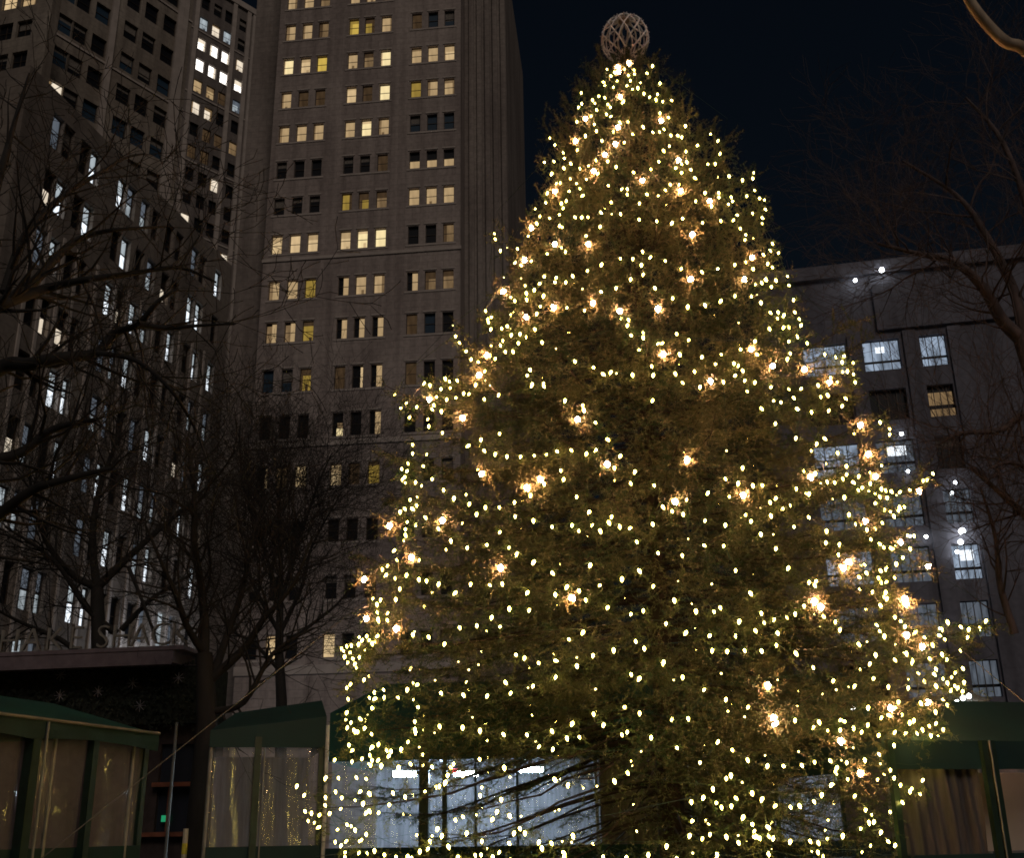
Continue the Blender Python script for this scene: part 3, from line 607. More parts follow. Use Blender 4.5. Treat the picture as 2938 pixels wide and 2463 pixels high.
# ---- cage ball on the tip
c = PT.hit(1281, 80); OC = PT.o + PT.u*c[0] + Vector((0,0,c[1])); OC = Vector((OC.x, OC.y, c[1]))
dist = (OC-CAM).dot(Fw); OR_ = 48/FOC*dist*1.0
M['cage'] = simple('cream_wire', (.96,.88,.84), .5, var=.04, scale=20)
O = empty('treetop_ornament', OC-Vector((0,0,OR_))); tag(O, 'pale round wire cage ball standing on the tip of the spruce', 'ornament')
mb = MB(); NR = 11; lv = [0,.14,.30,.44,.58,.72,.86,1.0]
def sp(a, t): return Vector((math.cos(a)*math.sin(t*PI), math.sin(a)*math.sin(t*PI), math.cos(t*PI)))*OR_ + Vector((0,0,OR_))
nod = []
for k in range(NR):
    for sg in (1, -1):
        pp = []
        for i in range(37):
            t = i/36*.94+.03; 
            z = math.acos(max(-1, min(1, math.cos(t*3*PI)))) / PI       # zig-zag
            a = 2*PI*(k + .5*sg*(1-2*z)*1.0)/NR + (.0 if sg > 0 else PI/NR*0)
            pp.append(sp(a, t))
        mb.tube(pp, .0165, 4, False)
    for i in range(7):
        for off in (0, .5):
            t = .1+.12*i+rb.uniform(0, .03); nod.append(sp(2*PI*(k+off)/NR + rb.uniform(-.1, .1), t))
mb.build('wire_cage', M['cage'], O, True)
mb = MB(); mb.lathe([(.001,2*OR_+.03),(.10,2*OR_+.02),(.13,2*OR_-.01),(.10,2*OR_-.03),(.001,2*OR_-.035)], 16); mb.lathe([(.001,.04),(.09,.035),(.11,.0),(.05,-.05),(.03,-.3),(.001,-.31)], 14); mb.build('end_cap', simple('brass_cap', (.5,.36,.22), .4, var=.1), O, True)
mb = MB()
for p in nod:
    d = (p-Vector((0,0,OR_))).normalized(); mb.tube([p, p+d*.035], [.014,.007], 5)
ub = mb.build('unlit_bulbs', simple('unlit_bulb', (.6,.5,.48), .3, var=.1), O, True)
ub['kind'] = 'stuff'
# ------------------------------------------------------------------ tents, kiosk
M['green'] = simple('green_canvas', (.001,.024,.021), .75, var=.2, scale=1.5, bump=.3)
M['greenS'] = simple('green_side_canvas', (.002,.055,.041), .7, var=.2, scale=1.5)
M['post'] = simple('dark_green_post', (.012,.03,.02), .4)
M['steel'] = simple('galvanised_pole', (.22,.22,.20), .5, .3, var=.2)
M['curtB'] = simple('beige_lining', (.20,.195,.24), .85, var=.25, scale=3, stretch=(4,4,.3))
M['curtG'] = simple('grey_lining', (.26,.25,.27), .85, var=.25, scale=3, stretch=(4,4,.3))
M['curtD'] = simple('brown_curtain', (.085,.07,.065), .85, var=.3, scale=3, stretch=(4,4,.3))
M['black'] = simple('black_planting', (.012,.016,.010), .95, var=.6, scale=9, bump=.8)
M['fascia'] = simple('mauve_metal', (.17,.135,.15), .5, .3, var=.15)
M['redwood'] = simple('red_brown_wood', (.22,.075,.04), .6, var=.3, scale=4)
M['floor'] = simple('dark_paving', (.05,.05,.05), .8)
def vinyl():
    m, t, b = nt('clear_vinyl'); t.nodes.remove(b); out = t.nodes['Material Output']
    tc = N(t, 'ShaderNodeTexCoord'); nz = N(t, 'ShaderNodeTexNoise'); nz.inputs['Scale'].default_value = 2.6; nz.inputs['Detail'].default_value = 2
    mp = N(t, 'ShaderNodeMapping'); mp.inputs['Scale'].default_value = (1.6,1.6,.45); t.links.new(tc.outputs['Object'], mp.inputs['Vector']); t.links.new(mp.outputs[0], nz.inputs['Vector'])
    bp = N(t, 'ShaderNodeBump'); bp.inputs['Strength'].default_value = .28; bp.inputs['Distance'].default_value = .1; t.links.new(nz.outputs['Fac'], bp.inputs['Height'])
    tr = N(t, 'ShaderNodeBsdfTransparent'); gl = N(t, 'ShaderNodeBsdfGlossy'); gl.inputs['Roughness'].default_value = .06
    df = N(t, 'ShaderNodeBsdfDiffuse'); df.inputs['Color'].default_value = (.55,.53,.55,1); tl = N(t, 'ShaderNodeBsdfTranslucent'); tl.inputs['Color'].default_value = (.6,.6,.62,1)
    t.links.new(bp.outputs[0], gl.inputs['Normal'])
    a = N(t, 'ShaderNodeAddShader'); m1 = N(t, 'ShaderNodeMixShader'); m1.inputs[0].default_value = .5; t.links.new(df.outputs[0], m1.inputs[1]); t.links.new(tl.outputs[0], m1.inputs[2])
    m2 = N(t, 'ShaderNodeMixShader'); m2.inputs[0].default_value = .30; t.links.new(tr.outputs[0], m2.inputs[1]); t.links.new(m1.outputs[0], m2.inputs[2])
    m3 = N(t, 'ShaderNodeMixShader'); m3.inputs[0].default_value = .085; t.links.new(m2.outputs[0], m3.inputs[1]); t.links.new(gl.outputs[0], m3.inputs[2])
    t.links.new(m3.outputs[0], out.inputs['Surface']); return m
M['vinyl'] = vinyl()
def sheet(name, mat, parent, x0, x1, z0, z1, y=0.0, amp=.02, freq=5.0, nx=40, nz=6, bottom=None, seed=0):
    mb = MB(); r = random.Random(seed); ph = r.uniform(0, 6)
    def P(i, j):
        x = x0+(x1-x0)*i/nx; zz0 = z0 + (bottom(x) if bottom else 0); z = zz0+(z1-zz0)*j/nz
        k = 1-abs(2*j/nz-1)*.5
        return (x, y+amp*k*math.sin(x*freq+ph)+amp*.6*math.sin(x*freq*2.7+ph*2+j*.4), z)
    for i in range(nx):
        for j in range(nz): mb.quad(P(i,j),P(i+1,j),P(i+1,j+1),P(i,j+1))
    return mb.build(name, mat, parent, True)
def post(parent, x, y, z0, z1, r, mat, name='post', sq=False):
    mb = MB()
    if sq: mb.box(x-r, x+r, y-r, y+r, z0, z1)
    else: mb.tube([(x,y,z0),(x,y,z1)], r, 8)
    return mb.build(name, mat, parent)

# tent A: long dining tent on the left, receding to the right
PA_ = plane_at(293, 17.3, 1790)
zE = PA_.z(293, 1505); zV = PA_.z(290, 1536); zL = PA_.z(200, 1737); zRg = PA_.hit(293, 1470, 1.9)[1]
print('tentA', zE, zV, zL, zRg)
E = empty('dining_tent', PA_.o, PA_.rz); tag(E, 'long green-roofed dining tent with clear vinyl walls at the left edge', 'tent')
X0 = -8.0
mb = MB(); mb.quad((X0,-.12,zE),(0,-.12,zE),(0,1.9,zRg),(X0,1.9,zRg)); mb.quad((X0,1.9,zRg),(0,1.9,zRg),(0,4.2,zE),(X0,4.2,zE)); mb.f.append((1,2,6)); mb.m.append(0); mb.build('roof', M['greenS'], E)
sheet('valance', M['green'], E, X0, 0, zV, zE, -.13, .015, 3, 80, 4, lambda x: .06*abs(math.sin(x*1.2))-.03)
mb = MB(); mb.tube([(X0,-.15,zE+.01),(0,-.15,zE+.01)], .022, 6); mb.build('eave_rail', M['steel'], E)
xs = [PA_.s(x, 1600) for x in (52, 108, 178, 272)]
for i, x in enumerate(xs):
    if i in (0, 2): post(E, x, -.05, 0, zE, .07 if i == 0 else .055, M['post'], sq=True)
    else: post(E, x, .03, 0, zV+.05, .028, M['steel'])
post(E, xs[0]+.1, -.17, 0, zE-.02, .018, M['steel'], 'conduit')
post(E, -.02, .08, 0, zE, .05, M['post'], sq=True)
q = [X0]+xs+[-.05]
for i in range(len(q)-1): sheet('vinyl_panel', M['vinyl'], E, q[i]+.05, q[i+1]-.05, zL, zV+.04, .04, .03, 4.3, 30, 6, seed=i)
sheet('lower_panel', M['green'], E, X0, 0, .02, zL, .02, .012, 3)
sheet('back_wall', M['curtB'], E, X0, 0, .02, zE-.02, 4.1, .05, 6)
# tent B
PB_ = plane_at(668, 18.6, 9000); 
zVb = PB_.z(550, 1534); zEb = PB_.z(550, 1500); zTb = PB_.hit(668, 1437, 1.2)[1]; zLb = PB_.z(550, 1736)
xa, xb = PB_.s(424, 1600), PB_.s(664, 1600)
E = empty('entrance_tent', PB_.o, PB_.rz); tag(E, 'small dark green tent with clear vinyl front between the kiosk and the spruce', 'tent')
xc = xa + (xb-xa)*.22
mb = MB(); mb.quad((xa,-.05,zVb),(xb,-.05,zVb),(xb,-.05,zEb+.25),(xa,-.05,zEb))
zt1 = PB_.hit(478, 1462, .9)[1]; zt2 = PB_.hit(668, 1437, .9)[1]
mb.quad((xa,-.05,zEb),(xb,-.05,zEb+.25),(xb,.9,zt2),(xc,.9,zt1)); mb.quad((xb,-.05,zVb),(xb,2.6,zVb),(xb,2.6,zEb+.25),(xb,-.05,zEb+.25)); mb.quad((xc,.9,zt1),(xb,.9,zt2),(xb,2.6,zEb),(xa,2.6,zEb))
mb.build('roof', M['green'], E)
xm = PB_.s(525, 1600)
post(E, xm, -.03, 0, zEb-.1, .055, M['post'], sq=True); post(E, xm+.11, -.03, 0, zVb, .012, M['steel'], 'conduit')
post(E, xb+.02, -.1, 0, zEb+.1, .032, simple('white_pole', (.55,.55,.5), .5), 'post'); post(E, xb-.05, .05, 0, zEb, .05, M['post'], sq=True); post(E, xa+.03, 0, 0, zVb, .03, M['steel'])
for i, (a, b) in enumerate(((xa+.06, xm-.06),(xm+.06, xb-.1))): sheet('vinyl_panel', M['vinyl'], E, a, b, zLb, zVb+.03, .03, .03, 6, 24, 6, seed=20+i)
sheet('lower_panel', M['green'], E, xa, xb, .02, zLb, .0, .012, 3)
sheet('back_wall', M['curtB'], E, xa, xb, .02, zVb, 2.4, .05, 6)
# tent C behind the spruce
PC_ = plane_at(668, 23.5, -30000)
zVc = PC_.z(1000, 1556); zEc = PC_.z(700, 1462); zTc = PC_.hit(755, 1404, 1.6)[1]; zLc = PC_.z(1000, 1736)
E = empty('marquee', PC_.o, PC_.rz); tag(E, 'large lit green-roofed tent with clear walls standing behind the spruce', 'tent')
xe = PC_.s(1826, 1600)
mb = MB(); mb.quad((0,0,zVc),(xe,0,zVc),(xe,0,zEc),(0,0,zEc)); mb.quad((0,0,zEc),(xe,0,zEc),(xe,1.6,zTc),(.9,1.6,zTc)); mb.quad((0,0,zVc),(0,5,zVc),(0,5,zEc),(0,0,zEc)); mb.quad((.9,1.6,zTc),(xe,1.6,zTc),(xe,5,zEc),(0,5,zEc)); mb.f.append((0+8,)) if False else None
mb.build('roof', M['greenS'], E)
q = [0]
for i, x in enumerate((870, 912, 975, 1060, 1222, 1420, 1590, 1724)):
    s = PC_.s(x, 1620); q.append(s); post(E, s, .0, 0, zEc-.1, (.10,.05,.03,.03,.04,.05,.05,.05)[i], M['steel'] if i in (4,) else M['post'], sq=i in (0,1))
q.append(xe)
for i in range(len(q)-1): sheet(*(('vinyl_panel', M['vinyl']) if i not in (5,6,8) else ('curtain', M['curtD'])), E, q[i]+.07, q[i+1]-.07, zLc, zVc+.02, .05, .03, 5, 24, 6, seed=40+i)
sheet('lower_panel', M['green'], E, 0, xe, .02, zLc, .0, .012, 3)
sheet('back_wall', M['curtG'], E, .1, xe, .02, zEc, 4.8, .06, 5, 120)
mb = MB(); 
for i in range(7):
    s = .6+i*(xe-1)/6; mb.tube([(s,0,zVc),(s,4.7,zVc+.1)], .03, 5)
mb.build('rafter', M['post'], E)
M['tube'] = emis('fluorescent_white', (.60,.80,1), 150, 0, sample=True)
LAB = {830:'leftmost ceiling light, a white fluorescent fitting in the tent left of the spruce trunk', 955:'middle of three white fluorescent ceiling lights in the tent left of the spruce trunk', 1090:'third white fluorescent ceiling light, half hidden by spruce boughs, left of the trunk', 1655:'white fluorescent ceiling light in the tent right of the spruce trunk'}
for (x, y) in ((830,1588),(955,1588),(1090,1580),(1655,1583)):
    s, z = PC_.hit(x, y, 1.6); p = PC_.o + PC_.u*s + PC_.n*1.6
    F = empty('ceiling_light', (p.x, p.y, z), PC_.rz + rb.uniform(-.2, .2)); tag(F, LAB[x], 'ceiling light', 'fluorescent lights hanging in the tent')
    mb = MB(); mb.tube([(-.26,-.07,0),(.26,-.07,0)], .055, 8); mb.tube([(-.26,.07,0),(.26,.07,0)], .055, 8); mb.build('light_tube', M['tube'], F)
    mb = MB(); mb.box(-.31,.31,-.13,.13,.065,.1); mb.box(-.31,-.27,-.125,.125,-.03,.065); mb.box(.27,.31,-.125,.125,-.03,.065); mb.tube([(-.2,0,.075),(-.2,0,zTc-z)], .005, 4); mb.tube([(.2,0,.075),(.2,0,zTc-z)], .005, 4); mb.build('housing', M['steel'], F)
s, z = PC_.hit(932, 1583, .8); p = PC_.o+PC_.u*s+PC_.n*.8
mb = MB(); mb.box(-.05,.05,-.03,.03,-.04,.04); mb.box(-.06,.06,-.01,.02,.04,.06)
o = mb.build('exit_lamp', emis('lamp_red', (1,.05,.12), 6, 0, sample=True), None, loc=(p.x, p.y, z)); o.rotation_euler = (0,0,PC_.rz); tag(o, 'small red glowing lamp between the fluorescent lights in the tent', 'lamp')
# furniture glimpsed through the vinyl
def cafe_table(p, rz, label):
    T_ = empty('cafe_table', p, rz); tag(T_, label, 'table', 'tables inside the lit tent')
    a = MB(); a.lathe([(.001,1.09),(.38,1.09),(.38,1.05),(.001,1.04)], 20); a.build('table_top', M['redwood'], T_)
    a = MB(); a.tube([(0,0,.02),(0,0,1.045)], .03, 8); a.build('pedestal', M['steel'], T_)
    a = MB(); a.lathe([(.001,.05),(.25,.03),(.26,.0),(.001,0)], 16); a.build('base', M['steel'], T_)
# tent D on the right
PD_ = plane_at(2035, 15.0, 9000)
zVd = PD_.z(2060, 1578); zTd = PD_.hit(2060, 1440, .9)[1]; zEd = PD_.z(2060, 1520); zLd = PD_.z(2000, 1752)
xa, xb = PD_.s(1822, 1650), PD_.s(2330, 1650)
E = empty('side_tent', PD_.o, PD_.rz); tag(E, 'green tent with brown inner curtains at the right edge beside the spruce', 'tent')
mb = MB(); mb.quad((xa,0,zVd),(xb,0,zVd),(xb,0,zEd),(xa,0,zEd)); xk = PD_.s(1975, 1500)
mb.quad((xa,0,zEd),(xb,0,zEd),(xb,.9,zTd),(xk,.9,zTd)); mb.quad((xk,.9,zTd),(xb,.9,zTd),(xb,3.4,zEd),(xa,3.4,zEd)); mb.quad((xa,0,zVd),(xa,3.4,zVd),(xa,3.4,zEd),(xa,0,zEd))
mb.build('roof', M['green'], E)
for x in (1828, 2022, 2038): post(E, PD_.s(x, 1600), -.03, 0, zEd, .04, M['post'], sq=True)
post(E, PD_.s(2030, 1600), -.09, 0, zEd, .012, M['steel'], 'conduit')
sheet('curtain', M['curtD'], E, PD_.s(1834, 1600), PD_.s(2016, 1600), zLd, zVd+.02, .12, .035, 14, 60)
sheet('vinyl_panel', M['vinyl'], E, PD_.s(2045, 1600), xb, zLd, zVd+.02, .03, .02, 5, 20, seed=3)
sheet('back_wall', simple('cream_lining', (.6,.48,.4), .8, var=.1, scale=2), E, PD_.s(2030,1600), xb, zLd, zVd, .9, .03, 4)
sheet('lower_panel', M['green'], E, xa, xb, .02, zLd, .0, .012, 3)
# metal awning strip with floodlights behind the spruce's right side
PE = plane_at(1950, 19.5, -20000)
E = empty('light_bar', PE.o, PE.rz); s0, z0 = PE.hit(1800, 1452); s1, z1 = PE.hit(2012, 1424)
tag(E, 'grey metal awning bar with a row of small white floodlights right of the spruce', 'awning')
mb = MB(); n = 10
mb.quad((s0,-.3,z0-.1),(s1,-.3,z1-.12),(s1,.5,z1+.1),(s0,.5,z0+.12)); mb.quad((s0,-.3,z0-.16),(s1,-.3,z1-.18),(s1,-.3,z1-.12),(s0,-.3,z0-.1)); mb.build('awning', M['steel'], E)
for x in (s0+.1, s1-.1): post(E, x, .45, 0, z0, .03, M['steel'])
for (x, y) in ((1905,1440),(1949,1452),(1962,1441),(1974,1432),(1986,1428),(1748,1452)):
    s, z = PE.hit(x, y, -.35); mb = MB(); mb.lathe([(.001,-.045),(.03,-.03),(.042,0),(.03,.03),(.001,.045)], 8); mb.build('floodlight', M['lampW'], E, loc=(s, -.35, z))
# kiosk
PK = plane_at(200, 25, -14000)
zr0, zr1 = PK.z(200, 1373), PK.z(200, 1349); s0, s1 = PK.s(-260, 1400), PK.s(378, 1365)
E = empty('park_kiosk', PK.o, PK.rz); tag(E, 'dark planted food kiosk with a mauve metal roof edge, left of the spruce', 'kiosk')
mb = MB(); mb.box(s0, s1, -.6, 1.3, zr0, zr1); mb.box(s0, s1+.25, -.62, 1.32, zr1+.003, zr1+.09); mb.box(s0, s1, -.65, -.603, zr0-.05, zr0+.02)
for x in (60,125,245,270,312): mb.box(PK.s(x,1360)-.03, PK.s(x,1360)+.03, -.606, -.601, zr0+.02, zr1-.01)
mb.build('roof', M['fascia'], E)
zb = PK.z(350, 1484); sr = PK.s(416, 1500)
mb = MB(); rk = random.Random(8)
mb.box(s0, sr, 0, 1.1, zb, zr0-.004)
for i in range(2600):
    x = rk.uniform(s0, sr); z = rk.uniform(zb-.1, zr0+.05); y = -rk.uniform(.0, .12); a = rk.uniform(0, 6.3); l = rk.uniform(.04, .1); dx, dz = l*math.cos(a), l*math.sin(a)
    n0 = len(mb.v); mb.v += [(x,y,z),(x+dx-dz*.4,y-.03,z+dz+dx*.4),(x+dx*1.3,y-.05,z+dz*1.3),(x+dx+dz*.4,y-.02,z+dz-dx*.4)]; mb.f.append((n0,n0+1,n0+2,n0+3)); mb.m.append(0)
mb.build('planted_fascia', M['black'], E)
zs0, zs1 = PK.z(350, 1706), PK.z(350, 1613)
wl, wr = PK.s(306, 1650), PK.s(404, 1650)
mb = MB(); mb.box(s0, wl, .3, 3.6, 0, zb-.004); mb.box(wr, sr-.05, .3, 1.0, 0, zb-.004); mb.box(wl+.003, wr-.003, .3, .5, 0, zs0); mb.box(wl+.003, wr-.003, .3, .5, zs1+.9, zb-.005); mb.build('wall', simple('dark_metal_wall', (.05,.035,.032), .6), E)
mb = MB(); mb.box(wl-.05, wr+.05, .12, .298, zs1, zs1+.09); mb.box(wl-.25, wr+.05, .1, .297, zs0-.1, zs0-.01)
for x in (336, 398): mb.box(PK.s(x,1650)-.03, PK.s(x,1650)+.03, .2, .29, zs0, zs1-.003)
fr = mb.build('window', M['redwood'], E)
mb = MB(); mb.quad((wl,.4,zs0),(wr,.4,zs0),(wr,.4,zs1+.9),(wl,.4,zs1+.9)); mb.build('pane', glassy('kiosk_glass', (.03,.035,.05), .2), fr)
post(E, PK.s(357, 1650), -.2, 0, zb, .035, M['steel'])
mb = MB(); mb.box(-.06,.06,-.02,.02,-.06,.07); s, z = PK.hit(338, 1680, .3); o = mb.build('green_lamp', emis('lamp_green', (.05,.8,.35), .25, 0, sample=True), E, loc=(s, .27, z))
mb = MB(); p = at(379, 1730, 20); mb.tube([(0,0,0),(0,0,at(380,1700,20).z)], .045, 8); mb.mi = 1; mb.tube([(0,0,p.z-.18),(0,0,p.z)], .047, 8)
o = mb.build('bollard', [simple('cream_paint', (.5,.45,.35), .5), simple('yellow_paint', (.6,.5,.05), .5)], None, loc=(p.x, p.y, 0)); tag(o, 'cream bollard post with a yellow band in front of the kiosk window', 'bollard')
# roof sign
zs = zr1+.11; px1 = 4/ (FOC) * 25
S_ = empty('roof_sign', PK.o + PK.n*(-.45) + Vector((0,0,zs)), PK.rz); tag(S_, 'row of open pale metal capital letters standing on the kiosk roof', 'sign')
M['letter'] = simple('brushed_letter', (.22,.205,.18), .5, .2, var=.15)
H = PK.z(90, 1292) - PK.z(90, 1340)
for ch, x in zip('SHAKESHACK', (4, 44, 90, 135, 178, 232, 270, 308, 348, 388)):
    s = PK.s(x, 1320)
    fc = bpy.data.curves.new('letter', 'FONT'); fc.body = ch; fc.size = H/.72; fc.extrude = .03; fc.offset = -.012; fc.align_x = 'CENTER'; fc.materials.append(M['letter'])
    fc.resolution_u = 3
    tmp = bpy.data.objects.new('tmp', fc); COL.objects.link(tmp); bpy.context.view_layer.update()
    me = bpy.data.meshes.new_from_object(tmp.evaluated_get(bpy.context.evaluated_depsgraph_get())); bpy.data.objects.remove(tmp)
    o = link('letter', me, S_, (s, 0, .02)); o.rotation_euler = (PI/2, 0, 0)
mb = MB(); mb.tube([(PK.s(-20,1340), .02, 0),(PK.s(400,1340), .02, 0)], .02, 5); mb.build('rail', M['letter'], S_)
# star decorations on the planting
dirs = ['leftmost upper','lower left','middle','upper middle right','lower right','rightmost upper','rightmost lower']
for i, (x, y) in enumerate(((174,1447),(171,1507-1),(282,1495-16),(381,1470),(402,1537-8),(512-30,1455),(573-60,1524))): pass
for lb, (cx_, cy_) in (('upper left',(590,740)),('lower left',(580,940)),('centre left',(955,900)),('upper middle',(1290,820)),('lower middle',(1360,1040)),('upper right',(1735,770))):
    x, y = cx_/3.387/1.4, (1720+cy_/3.387)/1.4
    s, z = PK.hit(x, y, -.16); p = PK.o+PK.u*s-PK.n*.16
    if z < zb: continue
    mb = MB()
    for k in range(4):
        a = PI*k/4; dx, dz = .13*math.cos(a), .13*math.sin(a); mb.tube([(-dx,0,-dz),(dx,0,dz)], .008, 4)
    o = mb.build('star_decoration', simple('silver_star_'+lb.replace(' ','_'), (.16,.15,.16), .4, var=.1), None, loc=(p.x, p.y, z)); o.rotation_euler = (0,0,PK.rz)
    tag(o, 'faint silver star hung at the %s of the dark kiosk planting' % lb, 'decoration', 'silver stars on the kiosk')
# street lamp whose globe shines over the kiosk sign
p = at(203, 1328, 34)
L = empty('street_lamp', (p.x, p.y, 0)); tag(L, 'street lamp with a white glowing head showing through the kiosk roof sign', 'street lamp')
mb = MB(); mb.tube([(0,0,0),(0,0,.4),(0,0,p.z-.3)], [.12,.07,.045], 10); mb.build('pole', M['post'], L)
mb = MB(); mb.lathe([(.001,-.2),(.13,-.13),(.17,0),(.12,.14),(.001,.18)], 12, (0,0,p.z)); mb.build('lamp_head', emis('lamp_white_head', (.9,.95,1), 16, 0, sample=True), L)
mb = MB(); mb.lathe([(.001,.26),(.2,.2),(.21,.18),(.001,.182)], 12, (0,0,p.z)); mb.build('lamp_cap', M['post'], L)
p = at(337, 1342, 33)
mb = MB(); mb.tube([(-.2,0,.05),(0,0,-.03),(.2,0,0)], [.03,.05,.03], 6); o = mb.build('amber_lamp', emis('lamp_amber', (1,.6,.3), .7, .3, sample=False), None, loc=p); tag(o, 'small amber lamp glowing just above the right end of the kiosk roof', 'lamp')

M['wire'] = simple('dull_wire', (.07,.068,.06), .6)
def wire(a, b, label):
    mb = MB(); mb.tube([Vector((0,0,0)), b-a], .006, 4); o = mb.build('guy_wire', M['wire'], None, loc=a); tag(o, label, 'cable', 'steel guy wires holding the spruce')
a = Vector((TX, TY, 7.2)); b = at(280, 1606, 14.8)
w0 = at(705, 1268, 15.6); w1 = at(280, 1606, 12.6); dd = (w1-w0)
wire(w0 - dd*.45, w1 + dd*.35, 'thin steel guy wire slanting from the spruce down to the lower left')
w0 = at(1960, 1325, 15.5); w1 = at(2099, 1440, 13.6); dd = (w1-w0)
wire(w0 - dd*.9, w1 + dd*1.0, 'thin steel guy wire slanting from the spruce down to the lower right')

# street lamps along the avenue, lighting the foot of the office wing from below
M['lampS'] = emis('lamp_street_cool', (.78,.86,1), 700, 0, sample=True)
for (x, d, lb) in ((325, 70, 'left'), (398, 76, 'right')):
    p = at(x, 1500, d)
    L = empty('street_lamp', (p.x, p.y, 0)); tag(L, 'street lamp at the foot of the stone office wing, %s of the pair' % lb, 'street lamp', 'street lamps by the office wing')
    mb = MB(); mb.tube([(0,0,0),(0,0,.5),(0,0,10.8)], [.13,.08,.05], 8); mb.build('pole', M['post'], L)
    mb = MB(); mb.lathe([(.001,-.12),(.09,-.08),(.12,0),(.09,.08),(.001,.1)], 10, (0,0,11)); mb.build('lamp_head', M['lampS'], L)
# ------------------------------------------------------------------ bare trees
M['twig'] = bark('dark_bark', (.012,.010,.008), 5)
M['twigB'] = bark('brown_bark', (.08,.056,.052), 5)
M['twigP'] = bark('pale_bark', (.30,.23,.16), 7)
class Bare:
    def __init__(s, seed): s.r = random.Random(seed); s.limbs = MB(); s.tw = MB(); s.count = 0
    def rv(s, k): return Vector((s.r.gauss(0,k), s.r.gauss(0,k), s.r.gauss(0,k)))
    def grow(s, p, d, L, r, lev, droop=0.0):
        n = max(3, int(L/.28)); pts = [p.copy()]; rad = [r]; q = p.copy(); d = d.normalized()
        for i in range(n):
            d = (d + s.rv(.17) + Vector((0,0,.05-droop))).normalized(); q = q + d*(L/n); pts.append(q.copy()); rad.append(max(.0042, r*(1-.8*(i+1)/n)))
            if lev > 0 and i > 0 and s.count < s.maxc:
                for _ in range(1 + (s.r.random() < .35)):
                    s.count += 1
                    ax = d.cross(s.rv(1)).normalized(); dd = (d*.75 + ax*s.r.uniform(.5, 1.0)).normalized()
                    s.grow(q, dd, L*s.r.uniform(.38, .68), max(.003, rad[-1]*.62), lev-1, droop)
        (s.limbs if r > .03 else s.tw).tube(pts, rad, 5 if r > .03 else 3, False)
    def limb(s, pix, d0, d1, r0, r1, lev=2, L=1.6, dens=1.0, jit=.25):
        """limb seen along pix, its distance running from d0 to d1"""
        s.count = 0
        P = []; m = len(pix)
        for i, (x, y) in enumerate(pix):
            t = i/(m-1); P.append(at(x, y, d0+(d1-d0)*t + (s.r.uniform(-jit, jit) if 0 < i < m-1 else 0)))
        # smooth
        Q = []
        for i in range(m-1):
            a, b, c, d = P[max(i-1,0)], P[i], P[i+1], P[min(i+2,m-1)]
            for k in range(5):
                t = k/5; Q.append(.5*((2*b)+(c-a)*t+(2*a-5*b+4*c-d)*t*t+(3*b-a-3*c+d)*t**3))
        Q.append(P[-1]); nn = len(Q); rad = [r0+(r1-r0)*i/(nn-1) for i in range(nn)]
        s.limbs.tube(Q, rad, 7, False)
        for i in range(2, nn):
            k = dens*(Q[i]-Q[i-1]).length*6
            while k > 0:
                if s.r.random() < k:
                    d = (Q[i]-Q[i-1]).normalized(); ax = d.cross(s.rv(1)).normalized()
                    s.grow(Q[i].copy(), (d*.7+ax*s.r.uniform(.5,1.1)), L*s.r.uniform(.5,1.2), max(.006, rad[i]*.5 if rad[i] < .05 else .02+s.r.uniform(0,.012)), lev)
                k -= 1
        return Q
    def build(s, base, label, mat):
        E = empty('bare_tree', base); tag(E, label, 'tree', 'leafless park trees')
        for mb, n in ((s.limbs, 'trunk'), (s.tw, 'crown')):
            mb.v = [(v[0]-base[0], v[1]-base[1], v[2]-base[2]) for v in mb.v]; mb.build(n, mat, E, True)
        print('bare', len(s.tw.f), len(s.limbs.f)); return E
Bare.maxc = 2600
def ground(px, py, d):
    p = at(px, py, d); return (p.x, p.y, 0)
# tree 1: trunk outside the frame on the left
t = Bare(1)
base = at(-190, 1650, 11)
t.limbs.tube([Vector((base.x, base.y, 0)), Vector((base.x, base.y, 1.5)), at(-170, 1200, 11), at(-140, 850, 11), at(-60, 660, 11)], [.34,.27,.22,.17,.12], 10, False)
t.limb([(-60,660),(0,627),(85,596),(122,585),(182,573),(270,561),(366,549),(443,579)], 11, 10.4, .07, .012, 2, 1.2)
t.limb([(-60,660),(8,619),(65,582),(136,508),(182,483),(241,471),(347,464)], 11, 11.6, .075, .012, 2, 1.2)
t.limb([(8,600),(51,483),(128,403),(199,358),(256,324),(298,315)], 11, 12.5, .05, .010, 2, 1.2)
t.limb([(-140,850),(0,755),(60,748),(114,735),(199,724),(236,684),(284,664),(327,616),(366,593)], 11, 9.8, .09, .014, 2, 1.1)
t.limb([(284,664),(341,673),(406,668),(483,664)], 9.9, 9.6, .035, .008, 2, .9)
t.limb([(-60,660),(-10,400),(30,250),(60,150)], 11, 12, .06, .012, 2, 1.2, .8)
t.limb([(199,724),(280,740),(350,800),(400,880),(430,960)], 10, 9.8, .03, .008, 2, 1.0)
t.limb([(-160,1050),(-60,960),(40,930),(110,880),(200,860)], 11, 10, .08, .02, 2, 1.2)
t.limb([(-165,1200),(-30,1080),(60,1010),(130,985),(230,960)], 11, 10, .08, .02, 2, 1.1)
t.build(ground(-190, 1650, 11), 'bare dark tree reaching in from the left edge in front of the stone towers', M['twig'])
